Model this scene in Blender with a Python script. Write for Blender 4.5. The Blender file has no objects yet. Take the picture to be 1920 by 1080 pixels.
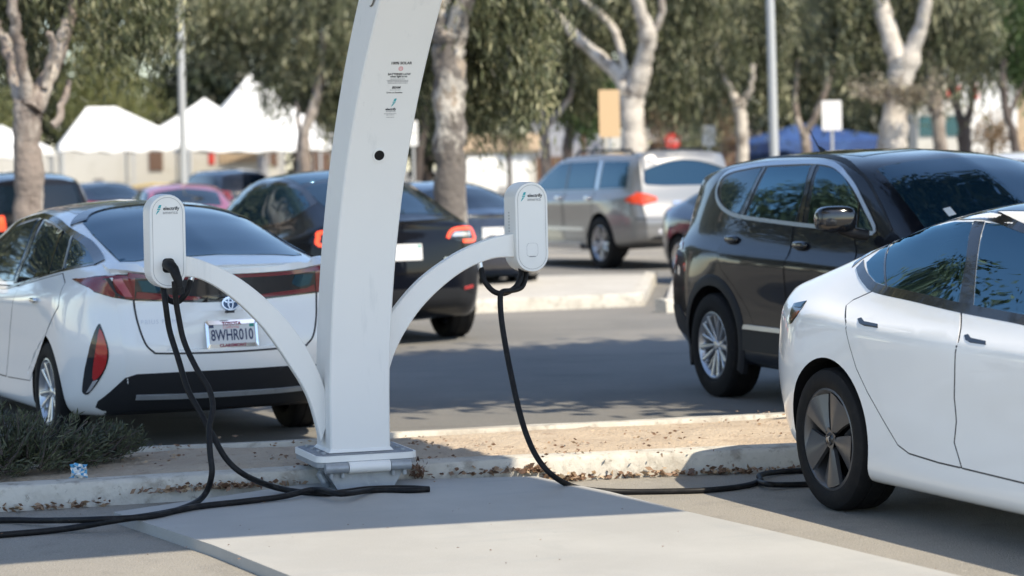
import bpy, bmesh, math, random
import numpy as np
from mathutils import Vector, Matrix
from mathutils.bvhtree import BVHTree
R = math.radians
SC = bpy.context.scene
COL = SC.collection
# ------------------------------------------------------------------ camera, sky, sun, exposure
F, HX, HY, CH, ROLL = 4600.0, 960.0, 310.0, 1.65, R(1.2)
cd = bpy.data.cameras.new('camera'); cam = bpy.data.objects.new('camera', cd); COL.objects.link(cam)
cd.sensor_width = 36; cd.lens = 36 * F / 1920; cd.shift_y = -(540 - HY) / 1920
cd.clip_start = .1; cd.clip_end = 3000
cam.matrix_world = Matrix.Translation((0, 0, CH)) @ Matrix.Rotation(R(90), 4, 'X') @ Matrix.Rotation(-ROLL, 4, 'Z')
cd.dof.use_dof = True; cd.dof.focus_distance = 12.0; cd.dof.aperture_fstop = 2.4
SC.camera = cam
SUN_AZ, SUN_EL = R(42), R(50)         # azimuth measured from behind the camera towards the right
sd = Vector((math.sin(SUN_AZ) * math.cos(SUN_EL), -math.cos(SUN_AZ) * math.cos(SUN_EL), math.sin(SUN_EL)))
w = bpy.data.worlds.new('World'); SC.world = w; w.use_nodes = True
nt = w.node_tree; bg = nt.nodes['Background']
sky = nt.nodes.new('ShaderNodeTexSky'); sky.sky_type = 'NISHITA'; sky.sun_disc = False
sky.ozone_density = 1.2; sky.dust_density = .4; sky.air_density = 1.0; sky.sun_elevation = SUN_EL; sky.sun_rotation = math.pi - SUN_AZ
hs = nt.nodes.new('ShaderNodeHueSaturation'); hs.inputs['Saturation'].default_value = .98
nt.links.new(sky.outputs[0], hs.inputs['Color']); nt.links.new(hs.outputs[0], bg.inputs[0]); bg.inputs[1].default_value = .108
sl = bpy.data.lights.new('sun', 'SUN'); sl.energy = 2.95; sl.angle = R(.53); sl.color = (1, .885, .70)
so = bpy.data.objects.new('sun', sl); COL.objects.link(so); so.rotation_euler = sd.to_track_quat('Z', 'Y').to_euler()
so.location = (8, -8, 20)
SC.view_settings.view_transform = 'Standard'; SC.view_settings.look = 'None'
SC.view_settings.exposure = 1.25; SC.view_settings.gamma = 1
SC.cycles.use_denoising = True; SC.cycles.max_bounces = 8; SC.cycles.transparent_max_bounces = 12

def pxdir(x, y):
    u, q = x - HX, y - HY
    c, s = math.cos(ROLL), math.sin(ROLL)
    return Vector(((c * u - s * q) / F, 1, -(s * u + c * q) / F))
def at(x, y, z=0.0):                   # the point of height z seen at pixel (x, y) of the 1920 photo
    d = pxdir(x, y); return Vector((0, 0, CH)) + d * ((z - CH) / d.z)
def atY(x, y, Y):
    return Vector((0, 0, CH)) + pxdir(x, y) * Y

# ------------------------------------------------------------------ materials
def mat(name, col, rough=.5, metal=0, coat=0, spec=.5, ior=None, noise=None, bump=None, emit=None):
    m = bpy.data.materials.new(name); m.use_nodes = True
    n = m.node_tree; b = n.nodes['Principled BSDF']
    b.inputs['Base Color'].default_value = (*col, 1); b.inputs['Roughness'].default_value = rough
    b.inputs['Metallic'].default_value = metal; b.inputs['Coat Weight'].default_value = coat
    b.inputs['Coat Roughness'].default_value = .03; b.inputs['Specular IOR Level'].default_value = spec
    if ior: b.inputs['IOR'].default_value = ior
    if emit: b.inputs['Emission Color'].default_value = (*emit[0], 1); b.inputs['Emission Strength'].default_value = emit[1]
    if noise or bump:
        tc = n.nodes.new('ShaderNodeTexCoord')
    if noise:                           # list of (scale, colour, low, high[, stretch])
        prev = None
        for k in noise:
            tx = n.nodes.new('ShaderNodeTexNoise'); tx.inputs['Scale'].default_value = k[0]
            tx.inputs['Detail'].default_value = 6; tx.inputs['Roughness'].default_value = .65
            src = tc.outputs['Object']
            if len(k) > 4:
                mp = n.nodes.new('ShaderNodeMapping'); mp.inputs['Scale'].default_value = k[4]
                n.links.new(src, mp.inputs[0]); src = mp.outputs[0]
            n.links.new(src, tx.inputs['Vector'])
            mr = n.nodes.new('ShaderNodeMapRange'); mr.inputs[1].default_value = k[2]; mr.inputs[2].default_value = k[3]
            n.links.new(tx.outputs[0], mr.inputs[0])
            mx = n.nodes.new('ShaderNodeMix'); mx.data_type = 'RGBA'
            n.links.new(mr.outputs[0], mx.inputs[0]); mx.inputs[7].default_value = (*k[1], 1)
            if prev: n.links.new(prev, mx.inputs[6])
            else: mx.inputs[6].default_value = (*col, 1)
            prev = mx.outputs[2]
        n.links.new(prev, b.inputs['Base Color'])
    if bump:
        tx = n.nodes.new('ShaderNodeTexNoise'); tx.inputs['Scale'].default_value = bump[0]; tx.inputs['Detail'].default_value = 8
        n.links.new(tc.outputs['Object'], tx.inputs['Vector'])
        bp = n.nodes.new('ShaderNodeBump'); bp.inputs['Strength'].default_value = bump[1]; bp.inputs['Distance'].default_value = bump[2]
        n.links.new(tx.outputs[0], bp.inputs['Height']); n.links.new(bp.outputs[0], b.inputs['Normal'])
    return m

def leaf_mat(name, a, b2, c, tr=.35):
    m = bpy.data.materials.new(name); m.use_nodes = True
    n = m.node_tree; n.nodes.clear()
    out = n.nodes.new('ShaderNodeOutputMaterial')
    at_ = n.nodes.new('ShaderNodeAttribute'); at_.attribute_name = 'tint'
    cr = n.nodes.new('ShaderNodeValToRGB')
    cr.color_ramp.elements[0].color = (*a, 1); cr.color_ramp.elements[1].color = (*c, 1)
    e = cr.color_ramp.elements.new(.5); e.color = (*b2, 1)
    n.links.new(at_.outputs['Fac'], cr.inputs[0])
    d = n.nodes.new('ShaderNodeBsdfPrincipled'); d.inputs['Roughness'].default_value = .5
    t = n.nodes.new('ShaderNodeBsdfTranslucent'); mx = n.nodes.new('ShaderNodeMixShader'); mx.inputs[0].default_value = tr
    n.links.new(cr.outputs[0], d.inputs['Base Color']); n.links.new(cr.outputs[0], t.inputs[0])
    n.links.new(d.outputs[0], mx.inputs[1]); n.links.new(t.outputs[0], mx.inputs[2]); n.links.new(mx.outputs[0], out.inputs[0])
    return m

def glass_mat(name, tint, ior=1.55):
    m = bpy.data.materials.new(name); m.use_nodes = True
    n = m.node_tree; n.nodes.clear()
    out = n.nodes.new('ShaderNodeOutputMaterial'); fr = n.nodes.new('ShaderNodeFresnel'); fr.inputs[0].default_value = ior
    t = n.nodes.new('ShaderNodeBsdfTransparent'); t.inputs[0].default_value = (*tint, 1)
    g = n.nodes.new('ShaderNodeBsdfGlossy'); g.inputs['Roughness'].default_value = .01; g.inputs['Color'].default_value = (.5, .82, 1, 1)  # blue glossy colour deepens the reflected sky
    mx = n.nodes.new('ShaderNodeMixShader')
    n.links.new(fr.outputs[0], mx.inputs[0]); n.links.new(t.outputs[0], mx.inputs[1]); n.links.new(g.outputs[0], mx.inputs[2])
    n.links.new(mx.outputs[0], out.inputs[0]); return m

M = {}
M['asphalt'] = mat('asphalt', (.25, .235, .205), .9, noise=[(.5, (.295, .275, .24), .4, .65), (3, (.20, .188, .168), .52, .75), (14, (.37, .35, .31), .6, .75), (90, (.40, .37, .33), .5, .75), (130, (.12, .115, .105), .56, .66), (1.2, (.19, .18, .16), .6, .72)], bump=(120, .8, .012))
M['lane'] = mat('lane_asphalt', (.15, .146, .136), .88, noise=[(.35, (.20, .19, .172), .42, .6), (1.6, (.115, .112, .108), .55, .72, (.4, 2, 1)), (7, (.21, .20, .185), .6, .75), (80, (.24, .23, .21), .5, .75), (150, (.10, .10, .10), .6, .75)], bump=(140, .5, .01))
M['concrete'] = mat('concrete', (.42, .40, .36), .85, noise=[(1.5, (.47, .45, .41), .4, .6), (9, (.35, .33, .30), .55, .75), (70, (.48, .46, .42), .55, .75)], bump=(60, .3, .006))
M['pad'] = mat('pad_coating', (.338, .33, .308), .62, noise=[(.9, (.392, .385, .36), .4, .62), (5, (.305, .31, .305), .55, .8, (.3, 2, 1)), (2.3, (.37, .37, .35), .58, .75), (1.1, (.31, .31, .295), .6, .75, (1, .25, 1)), (30, (.26, .26, .25), .66, .8), (11, (.29, .29, .275), .68, .76), (160, (.42, .42, .41), .5, .7)], bump=(220, .3, .003))
M['kerb'] = mat('kerb_concrete', (.47, .45, .40), .9, noise=[(6, (.53, .505, .45), .4, .6), (9, (.30, .275, .235), .52, .66), (30, (.17, .15, .125), .6, .72), (2.2, (.36, .33, .285), .52, .68), (60, (.58, .56, .5), .62, .75)], bump=(30, .6, .01))
M['soil'] = mat('dry_soil', (.40, .32, .24), .95, noise=[(3, (.46, .38, .29), .4, .6), (8, (.27, .195, .14), .57, .72), (40, (.20, .14, .10), .63, .78), (90, (.5, .42, .33), .6, .75)], bump=(45, .8, .02))
M['white_steel'] = mat('white_powder_coat', (.82, .805, .77), .42, noise=[(1.2, (.79, .775, .745), .45, .7), (7, (.66, .66, .64), .6, .78, (1, 1, .12)), (16, (.60, .59, .56), .68, .8, (1, 1, .25)), (60, (.55, .53, .5), .74, .82)], bump=(300, .05, .001))
M['grey_steel'] = mat('galvanised_steel', (.36, .38, .40), .5, .35, noise=[(14, (.28, .30, .32), .45, .7), (40, (.45, .46, .47), .6, .75)])
M['plate_top'] = mat('grimy_plate_top', (.22, .23, .25), .6, .2, noise=[(20, (.35, .36, .37), .5, .7)])
M['box_white'] = mat('white_plastic', (.80, .79, .76), .4, noise=[(5, (.75, .74, .70), .5, .8)])
M['seam_grey'] = mat('grey_seam', (.30, .30, .30), .6)
M['rubber'] = mat('black_rubber', (.010, .010, .011), .5, noise=[(30, (.022, .021, .021), .5, .7), (9, (.04, .037, .033), .62, .75)])
M['tyre'] = mat('tyre_rubber', (.012, .012, .013), .7, noise=[(25, (.022, .021, .02), .5, .75)], bump=(120, .15, .003))
M['black_plastic'] = mat('black_plastic', (.022, .023, .026), .5)
M['gloss_black'] = mat('gloss_black_trim', (.012, .013, .016), .1, coat=.6)
M['chrome'] = mat('chrome', (.75, .76, .78), .12, 1)
M['satin'] = mat('satin_trim', (.62, .64, .67), .3, .9)
M['alloy'] = mat('silver_alloy', (.58, .59, .61), .28, .85)
M['dark_alloy'] = mat('dark_grey_wheel', (.12, .12, .125), .3, .55)
M['dark_void'] = mat('dark_underside', (.008, .008, .009), .95, spec=.1)
M['red_lamp'] = mat('red_lamp', (.42, .02, .02), .12, coat=.8)
M['dark_red_lamp'] = mat('smoked_red_lamp', (.17, .010, .016), .12, coat=.8)
M['pink_lamp'] = mat('pale_red_lamp', (.42, .10, .13), .2, coat=.6)
M['orange_lamp'] = mat('orange_red_lamp', (.75, .07, .02), .2, coat=.6)
M['lit_lamp'] = mat('lit_tail_lamp', (.8, .05, .02), .2, coat=.5, emit=((1, .12, .03), .5))
M['amber'] = mat('amber_lamp', (.16, .045, .015), .2, coat=.5)
M['clear_lamp'] = mat('clear_lamp', (.6, .6, .62), .15, .4, coat=.6)
M['ink'] = mat('black_ink', (.03, .03, .035), .6)
M['grey_ink'] = mat('grey_ink', (.25, .25, .26), .6)
M['teal_ink'] = mat('teal_ink', (.03, .36, .40), .5)
M['red_ink'] = mat('faded_red_ink', (.72, .25, .26), .5)
M['blue_ink'] = mat('dark_blue_ink', (.035, .05, .12), .5)
M['magenta_ink'] = mat('dark_red_ink', (.25, .03, .07), .5)
M['plate_white'] = mat('plate_white', (.72, .72, .72), .35)
M['green_ink'] = mat('green_ink', (.02, .30, .24), .5)
M['glass_dark'] = mat('dark_glass', (.010, .017, .025), .02, ior=2.05, coat=0)
M['glass_blue'] = mat('sky_blue_glass', (.006, .02, .035), .02, ior=2.05, coat=0)  # blue of the mirrored sky put into the glass colour
for k_ in ('tyre', 'rubber', 'black_plastic'): M[k_].node_tree.nodes['Principled BSDF'].inputs['Specular IOR Level'].default_value = .18
M['glass_far'] = mat('dark_car_glass', (.006, .012, .02), .03, ior=1.5)
for k_ in ('glass_dark', 'glass_blue'): M[k_].node_tree.nodes['Principled BSDF'].inputs['Specular Tint'].default_value = (.36, .76, 1, 1)  # reflections tinted blue so the mirrored sky looks deeper
M['glass_clear'] = glass_mat('tinted_window_glass', (.62, .72, .76), 2.5)
M['paint_white'] = mat('pearl_white_paint', (.88, .875, .86), .35, coat=1)
M['paint_prius'] = mat('white_car_paint', (.86, .87, .865), .35, coat=1)
M['paint_black'] = mat('black_car_paint', (.004, .005, .009), .3, coat=1, spec=.08)
M['paint_black'].node_tree.nodes['Principled BSDF'].inputs['Coat IOR'].default_value = 1.33
M['paint_navy'] = mat('navy_car_paint', (.010, .016, .035), .18, coat=1)
M['paint_silver'] = mat('silver_car_paint', (.28, .278, .272), .35, .5, coat=1)
M['paint_red'] = mat('red_car_paint', (.30, .03, .05), .3, coat=1)
M['tent'] = mat('white_tent_fabric', (.80, .80, .79), .7)
M['blue_fabric'] = mat('blue_canopy_fabric', (.015, .045, .15), .7, noise=[(1.5, (.03, .08, .22), .45, .7), (9, (.01, .03, .10), .6, .7)])
M['wall_white'] = mat('white_wall', (.52, .50, .45), .8, noise=[(.5, (.44, .42, .37), .5, .7), (2, (.36, .33, .28), .6, .75)])  # toned down so the colour carries the shade under the tents
M['wall_tan'] = mat('tan_wall', (.38, .29, .20), .85, noise=[(.7, (.32, .24, .17), .5, .7)])
M['wall_brown'] = mat('brown_wall', (.14, .085, .06), .85)
M['grey_wall'] = mat('grey_wall', (.33, .34, .38), .85)
M['roof_grey'] = mat('grey_roof', (.16, .15, .15), .9)
M['sign_white'] = mat('white_sign', (.74, .74, .72), .6)
M['sign_tan'] = mat('tan_sign', (.60, .42, .24), .7)
M['sign_red'] = mat('red_sign', (.55, .05, .04), .5)
M['pole'] = mat('grey_pole', (.46, .47, .47), .5, .3)
M['yellow'] = mat('yellow_rail', (.50, .36, .12), .7)
M['wood'] = mat('brown_wood', (.10, .06, .045), .8)
M['seat'] = mat('grey_seat', (.05, .055, .06), .7)
M['seat_white'] = mat('pale_seat', (.45, .45, .45), .6)
M['bark_white'] = mat('pale_peeling_bark', (.50, .46, .41), .9, noise=[(2.2, (.20, .17, .15), .5, .62, (1, 1, .5)), (5, (.62, .58, .52), .5, .65, (1, 1, .4)), (9, (.12, .09, .075), .6, .72, (1, 1, .35))], bump=(12, .6, .04))
M['bark_patchy'] = mat('grey_patchy_bark', (.13, .115, .105), .9, noise=[(1.6, (.46, .43, .385), .5, .56, (1, 1, .6)), (4, (.30, .25, .2), .56, .62, (1, 1, .5)), (9, (.07, .06, .05), .6, .7, (1, 1, .35))], bump=(12, .7, .05))
M['bark_grey'] = mat('grey_brown_bark', (.23, .19, .165), .9, noise=[(2.5, (.42, .38, .34), .48, .6, (1, 1, .35)), (8, (.09, .07, .06), .55, .7, (1, 1, .3))], bump=(14, .7, .04))
M['bark_dark'] = mat('dark_bark', (.075, .06, .055), .9, noise=[(4, (.13, .11, .10), .5, .7, (1, 1, .3))])
M['leaf_olive'] = leaf_mat('olive_leaves', (.016, .022, .011), (.105, .12, .052), (.46, .44, .26), .15)  # wide ramp paints self-shadow and bright highlights into the leaves
M['leaf_grey'] = leaf_mat('grey_green_leaves', (.018, .025, .013), (.115, .13, .066), (.50, .485, .31), .15)  # shaded and highlighted leaf tones painted in here as well
M['leaf_yellow'] = leaf_mat('yellow_green_leaves', (.08, .10, .03), (.21, .22, .08), (.36, .34, .16))
M['leaf_dark'] = leaf_mat('dark_leaves', (.010, .016, .009), (.022, .032, .016), (.05, .062, .032), .15)  # near black, painting in the shaded gaps behind the front crowns
M['leaf_green'] = leaf_mat('green_leaves', (.04, .075, .025), (.09, .15, .05), (.16, .22, .09))
M['leaf_tan'] = leaf_mat('tan_dry_twigs', (.12, .10, .07), (.26, .225, .16), (.46, .42, .32))
M['leaf_brown'] = leaf_mat('dry_brown_leaves', (.12, .075, .035), (.26, .17, .09), (.42, .33, .22))
M['juniper'] = leaf_mat('juniper_needles', (.028, .036, .020), (.068, .082, .044), (.135, .145, .082), .2)
M['litter'] = leaf_mat('dead_leaves', (.10, .05, .03), (.22, .13, .08), (.42, .31, .2), .1)

# ------------------------------------------------------------------ object helpers
def tag(o, label=None, cat=None, group=None, kind=None):
    if label: o['label'] = label
    if cat: o['category'] = cat
    if group: o['group'] = group
    if kind: o['kind'] = kind
    return o
def empty(name, loc=(0, 0, 0), rz=0, **k):
    o = bpy.data.objects.new(name, None); COL.objects.link(o); o.location = loc; o.rotation_euler = (0, 0, rz)
    o.empty_display_size = .2
    bpy.context.view_layer.update()
    return tag(o, **k)
def link(name, me, m=None, parent=None, smooth=None):
    if m is not None and not me.materials: me.materials.append(m)
    o = bpy.data.objects.new(name, me); COL.objects.link(o)
    if parent is not None: o.parent = parent
    if smooth is not None:
        me.shade_smooth()
        me.set_sharp_from_angle(angle=R(smooth))
    return o
class MB:                                # collects shapes; build() links them as ONE mesh object
    def __init__(s): s.v = []; s.f = []
    def add(s, vs, fs):
        n = len(s.v); s.v += [tuple(p) for p in vs]; s.f += [tuple(i + n for i in f) for f in fs]; return s
    def box(s, c, d, rot=None, bevel=0):
        x, y, z = [q / 2 for q in d]
        if bevel:
            bm = bmesh.new(); bmesh.ops.create_cube(bm, size=1)
            bmesh.ops.scale(bm, vec=d, verts=bm.verts)
            bmesh.ops.bevel(bm, geom=bm.edges[:], offset=bevel, segments=2, affect='EDGES', profile=.5)
            vs = [v.co.copy() for v in bm.verts]; bm.verts.index_update(); fs = [[v.index for v in f.verts] for f in bm.faces]; bm.free()
        else:
            vs = [Vector(p) for p in ((-x, -y, -z), (x, -y, -z), (x, y, -z), (-x, y, -z), (-x, -y, z), (x, -y, z), (x, y, z), (-x, y, z))]
            fs = [(0, 3, 2, 1), (4, 5, 6, 7), (0, 1, 5, 4), (1, 2, 6, 5), (2, 3, 7, 6), (3, 0, 4, 7)]
        if rot is not None: vs = [rot @ v for v in vs]
        return s.add([Vector(c) + v for v in vs], fs)
    def tube(s, pts, rad, n=10, cap=True, flat=None):
        pts = [Vector(p) for p in pts]
        if not hasattr(rad, '__len__'): rad = [rad] * len(pts)
        vs, fs = [], []; up = Vector((.13, .21, 1)).normalized(); prev = None
        for i, p in enumerate(pts):
            t = (pts[min(i + 1, len(pts) - 1)] - pts[max(i - 1, 0)])
            t = t.normalized() if t.length > 1e-9 else Vector((0, 0, 1))
            a = prev if prev is not None else (up.cross(t) if up.cross(t).length > .1 else Vector((1, 0, 0)))
            a = (a - t * a.dot(t)).normalized(); b = t.cross(a); prev = a
            for k in range(n):
                g = 2 * math.pi * k / n; vs.append(p + (a * math.cos(g) + b * math.sin(g)) * rad[i])
        for i in range(len(pts) - 1):
            for k in range(n):
                fs.append((i * n + k, i * n + (k + 1) % n, (i + 1) * n + (k + 1) % n, (i + 1) * n + k))
        if cap: fs.append(tuple(reversed(range(n)))); fs.append(tuple((len(pts) - 1) * n + k for k in range(n)))
        return s.add(vs, fs)
    def lathe(s, prof, n=48, axis='y'):   # profile of (radius, along)
        vs, fs = [], []
        for r, a in prof:
            for k in range(n):
                g = 2 * math.pi * k / n
                vs.append((r * math.cos(g), a, r * math.sin(g)) if axis == 'y' else (r * math.cos(g), r * math.sin(g), a))
        for i in range(len(prof) - 1):
            for k in range(n):
                q = (i * n + k, i * n + (k + 1) % n, (i + 1) * n + (k + 1) % n, (i + 1) * n + k)
                fs.append(q if axis == 'y' else q)
        return s.add(vs, fs)
    def prism(s, poly, a, b):             # poly of 3-D points (list), extruded from +a to +b vectors
        n = len(poly); a = Vector(a); b = Vector(b)
        vs = [Vector(p) + a for p in poly] + [Vector(p) + b for p in poly]
        fs = [tuple(range(n)), tuple(reversed(range(n, 2 * n)))] + [(i, n + i, n + (i + 1) % n, (i + 1) % n) for i in range(n)]
        return s.add(vs, fs)
    def mesh(s, name, flip=True):
        me = bpy.data.meshes.new(name); me.from_pydata(s.v, [], s.f); me.update()
        if flip:
            bm = bmesh.new(); bm.from_mesh(me); bmesh.ops.recalc_face_normals(bm, faces=bm.faces); bm.to_mesh(me); bm.free()
        return me
    def build(s, name, m, parent=None, smooth=None):
        return link(name, s.mesh(name), m, parent, smooth)

def catmull(P, n=6, closed=False):
    P = [Vector(p) for p in P]; out = []; N = len(P)
    rng = range(N if closed else N - 1)
    for i in rng:
        g = (lambda k: P[k % N]) if closed else (lambda k: P[min(max(k, 0), N - 1)])
        p0, p1, p2, p3 = g(i - 1), g(i), g(i + 1), g(i + 2)
        for k in range(n):
            t = k / n
            out.append(.5 * ((2 * p1) + (p2 - p0) * t + (2 * p0 - 5 * p1 + 4 * p2 - p3) * t * t + (3 * p1 - p0 - 3 * p2 + p3) * t ** 3))
    if not closed: out.append(P[-1])
    return out
def pchip(x, y, xi):
    x = np.asarray(x, float); y = np.asarray(y, float); xi = np.clip(np.asarray(xi, float), x[0], x[-1])
    h = np.diff(x); d = np.diff(y) / h
    m = np.zeros(len(x))
    if len(x) == 2: m[:] = d[0]
    else:
        for i in range(1, len(x) - 1):
            if d[i - 1] * d[i] > 0:
                w1, w2 = 2 * h[i] + h[i - 1], h[i] + 2 * h[i - 1]
                m[i] = (w1 + w2) / (w1 / d[i - 1] + w2 / d[i])
        m[0] = d[0]; m[-1] = d[-1]
    k = np.clip(np.searchsorted(x, xi, side='right') - 1, 0, len(x) - 2)
    t = (xi - x[k]) / h[k]
    return ((1 + 2 * t) * (1 - t) ** 2) * y[k] + t * (1 - t) ** 2 * h[k] * m[k] + t * t * (3 - 2 * t) * y[k + 1] + t * t * (t - 1) * h[k] * m[k + 1]
def text_mesh(s, size, align='CENTER', bold=.0, shear=0, space=1.0, extrude=0.0):
    c = bpy.data.curves.new('lettering', 'FONT'); c.body = s; c.size = size; c.align_x = align; c.align_y = 'CENTER'
    c.offset = bold; c.shear = shear; c.space_character = space; c.extrude = extrude; c.resolution_u = 3
    o = bpy.data.objects.new('lettering', c); COL.objects.link(o)
    me = bpy.data.meshes.new_from_object(o.evaluated_get(bpy.context.evaluated_depsgraph_get()))
    bpy.data.objects.remove(o); bpy.data.curves.remove(c); me.materials.clear()
    return me
# ------------------------------------------------------------------ ground, pads, planting strip
rng = random.Random(7); nrng = np.random.default_rng(5)
def sheet(name, pts, m, z=None, kind='structure'):
    me = bpy.data.meshes.new(name); me.from_pydata([tuple(p) for p in pts], [], [tuple(range(len(pts)))]); me.update()
    bm = bmesh.new(); bm.from_mesh(me); bmesh.ops.triangulate(bm, faces=bm.faces)
    for f in bm.faces:
        if f.normal.z < 0: f.normal_flip()
    bm.to_mesh(me); bm.free()
    return tag(link(name, me, m), kind=kind)
sheet('ground', [(-900, -60, 0), (900, -60, 0), (900, 1500, 0), (-900, 1500, 0)], M['asphalt'])
def kerb_run(name, line, inward, m, wid=.15, h=.15, drop=-.03):
    # line: points of the outer top edge; inward: +1 when the kerb body lies to the left of the run
    L = [Vector((p.x, p.y, 0)) for p in line]; Q = []
    for i in range(len(L) - 1):
        k = max(2, int((L[i + 1] - L[i]).length / .25))
        for j in range(k): Q.append(L[i].lerp(L[i + 1], j / k))
    Q.append(L[-1]); prof = [(-.012, drop), (-.004, h * .8), (.008, h * .95), (.028, h), (wid - .01, h + .003), (wid, h - .02), (wid, drop)]
    vs, fs = [], []; n = len(prof)
    for i, p in enumerate(Q):
        t = (Q[min(i + 1, len(Q) - 1)] - Q[max(i - 1, 0)]).normalized(); nn = Vector((-t.y, t.x, 0)) * inward
        wob = rng.uniform(-.004, .004)
        for a, z in prof: vs.append(p + nn * (a + wob) + Vector((0, 0, z + rng.uniform(-.003, .003))))
    for i in range(len(Q) - 1):
        for k in range(n - 1): fs.append((i * n + k, i * n + k + 1, (i + 1) * n + k + 1, (i + 1) * n + k))
    mb = MB().add(vs, fs).add(vs[:n], [tuple(range(n))]).add(vs[-n:], [tuple(range(n))])
    return tag(mb.build(name, m, smooth=40), kind='structure')
FRONT = [at(*p, .125) for p in ((-500, 934), (0, 912), (545, 881), (790, 868), (1000, 858), (1490, 838), (2300, 806))]
BACK = [at(*p, .125) for p in ((-500, 866), (270, 835), (600, 821), (740, 808), (1100, 790), (1470, 772), (2300, 732))]
for L_ in (FRONT, BACK): L_.insert(0, L_[0] + (L_[0] - L_[1]).normalized() * 6); L_.append(L_[-1] + (L_[-1] - L_[-2]).normalized() * 4)
kerb_run('kerb', FRONT, 1, M['kerb'], h=.125); kerb_run('kerb', BACK, -1, M['kerb'], h=.125)
sheet('road', [Vector((p.x, p.y + .05, .004)) for p in BACK] + [Vector((60, 42, .004)), Vector((-60, 42, .004))], M['lane'])
# dry soil between the two kerbs
def strip_between(name, A, B, m, z0, amp, na=90, nb=14, ins=.14):
    def samp(L, t):
        d = [0]
        for i in range(len(L) - 1): d.append(d[-1] + (L[i + 1] - L[i]).length)
        s = t * d[-1]
        for i in range(len(L) - 1):
            if s <= d[i + 1] or i == len(L) - 2: return L[i].lerp(L[i + 1], (s - d[i]) / (d[i + 1] - d[i]))
    vs, fs = [], []
    for i in range(na + 1):
        a, b = samp(A, i / na), samp(B, i / na); d = (b - a).normalized(); a = a + d * ins; b = b - d * ins
        for j in range(nb + 1):
            p = a.lerp(b, j / nb); e = min(j, nb - j) / nb
            vs.append((p.x, p.y, z0 + amp * (math.sin(p.x * 3.1 + p.y) * .5 + math.sin(p.x * 7.3 - p.y * 5) * .3 + rng.uniform(-.5, .5)) * min(1, e * 8) + .02 * min(1, e * 5)))
    for i in range(na):
        for j in range(nb): q = i * (nb + 1) + j; fs.append((q, q + nb + 1, q + nb + 2, q + 1))
    return tag(MB().add(vs, fs).build(name, m, smooth=60), kind='structure')
strip_between('planting_strip', FRONT, BACK, M['soil'], .10, .018, 200, 24)
# second planter further back, only partly seen
F2 = [at(*p, .15) for p in ((560, 586), (890, 563), (1207, 550))]
B2 = [at(*p, .15) for p in ((640, 520), (900, 514), (1230, 509))]
kerb_run('kerb', F2, 1, M['kerb'])
strip_between('planting_strip', F2, B2, M['concrete'], .12, .01, 30, 8)
kerb_run('kerb', [F2[-1], B2[-1]], 1, M['kerb'])
F3 = [at(*p, .15) for p in ((1248, 562), (1500, 540), (2100, 500))]
kerb_run('kerb', F3, 1, M['kerb'])
strip_between('planting_strip', F3, [at(*p, .15) for p in ((1262, 520), (1520, 508), (2150, 480))], M['concrete'], .12, .01, 30, 6)

def leaf_cloud(name, P, D, S, tint, m, ratio=.3, parent=None, fold=True):
    # one quad (kite) per leaf: P centres, D long directions, S lengths, tint 0..1
    P = np.asarray(P, float); D = np.asarray(D, float); N = len(P); S = np.asarray(S, float)[:, None]
    D /= np.linalg.norm(D, axis=1)[:, None] + 1e-9
    r = nrng.normal(size=(N, 3)); B = np.cross(D, r); B /= np.linalg.norm(B, axis=1)[:, None] + 1e-9
    V = np.empty((N, 4, 3)); V[:, 0] = P - D * S * .5; V[:, 1] = P + B * S * ratio * .5; V[:, 2] = P + D * S * .5; V[:, 3] = P - B * S * ratio * .5
    me = bpy.data.meshes.new(name); me.vertices.add(N * 4); me.vertices.foreach_set('co', V.ravel())
    me.loops.add(N * 4); me.loops.foreach_set('vertex_index', np.arange(N * 4, dtype=np.int32))
    me.polygons.add(N); me.polygons.foreach_set('loop_start', np.arange(0, N * 4, 4, dtype=np.int32))
    me.update(calc_edges=True)
    a = me.attributes.new('tint', 'FLOAT', 'FACE'); a.data.foreach_set('value', np.asarray(tint, np.float32))
    return link(name, me, m, parent)

# dead leaves gathered along the foot of the kerb and on the soil
FX = [960 + F * p.x / p.y for p in FRONT]
def foot_at(x): return Vector((float(np.interp(x, FX, [p.x for p in FRONT])), float(np.interp(x, FX, [p.y for p in FRONT])), 0))
LP, LD, LS, LT = [], [], [], []
for i in range(1500):
    t = rng.random(); x = -60 + 1640 * t if i < 900 else rng.choice([rng.gauss(1110, 45), rng.gauss(1390, 50), rng.gauss(1020, 30), rng.gauss(330, 60), rng.gauss(430, 30)])
    if 560 < x < 770: continue
    dens = .25 + .75 * (math.sin(x * .021) * .5 + .5) * (1.6 if 820 < x < 1480 else .6)
    if rng.random() > dens: continue
    yk = np.interp(x, [-60, 0, 560, 790, 1000, 1280, 1560], [968, 965, 905, 897, 893, 894, 880])
    p = foot_at(x); p = p + Vector((rng.gauss(0, .02), -abs(rng.gauss(0, .035)) - .012, 0))
    zb = .05 if 215 < x < 1010 else 0
    LP.append((p.x, p.y, zb + .008 + abs(rng.gauss(0, .014)))); LD.append((rng.gauss(0, 1), rng.gauss(0, 1), rng.gauss(0, .3)))
    LS.append(rng.uniform(.02, .055)); LT.append(rng.random())
for i in range(520):
    if i % 13 == 0: cx_, cy_ = rng.uniform(-40, 1500), rng.gauss(0, 15)
    x = cx_ + rng.gauss(0, 34); yk = np.interp(x, [0, 1500], [868, 812]) + cy_ + rng.gauss(0, 3)
    p = at(x, yk, .13)
    LP.append((p.x, p.y, .13 + rng.uniform(0, .015))); LD.append((rng.gauss(0, 1), rng.gauss(0, 1), rng.gauss(0, .15)))
    LS.append(rng.uniform(.01, .032)); LT.append(rng.random() ** .8)
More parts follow.
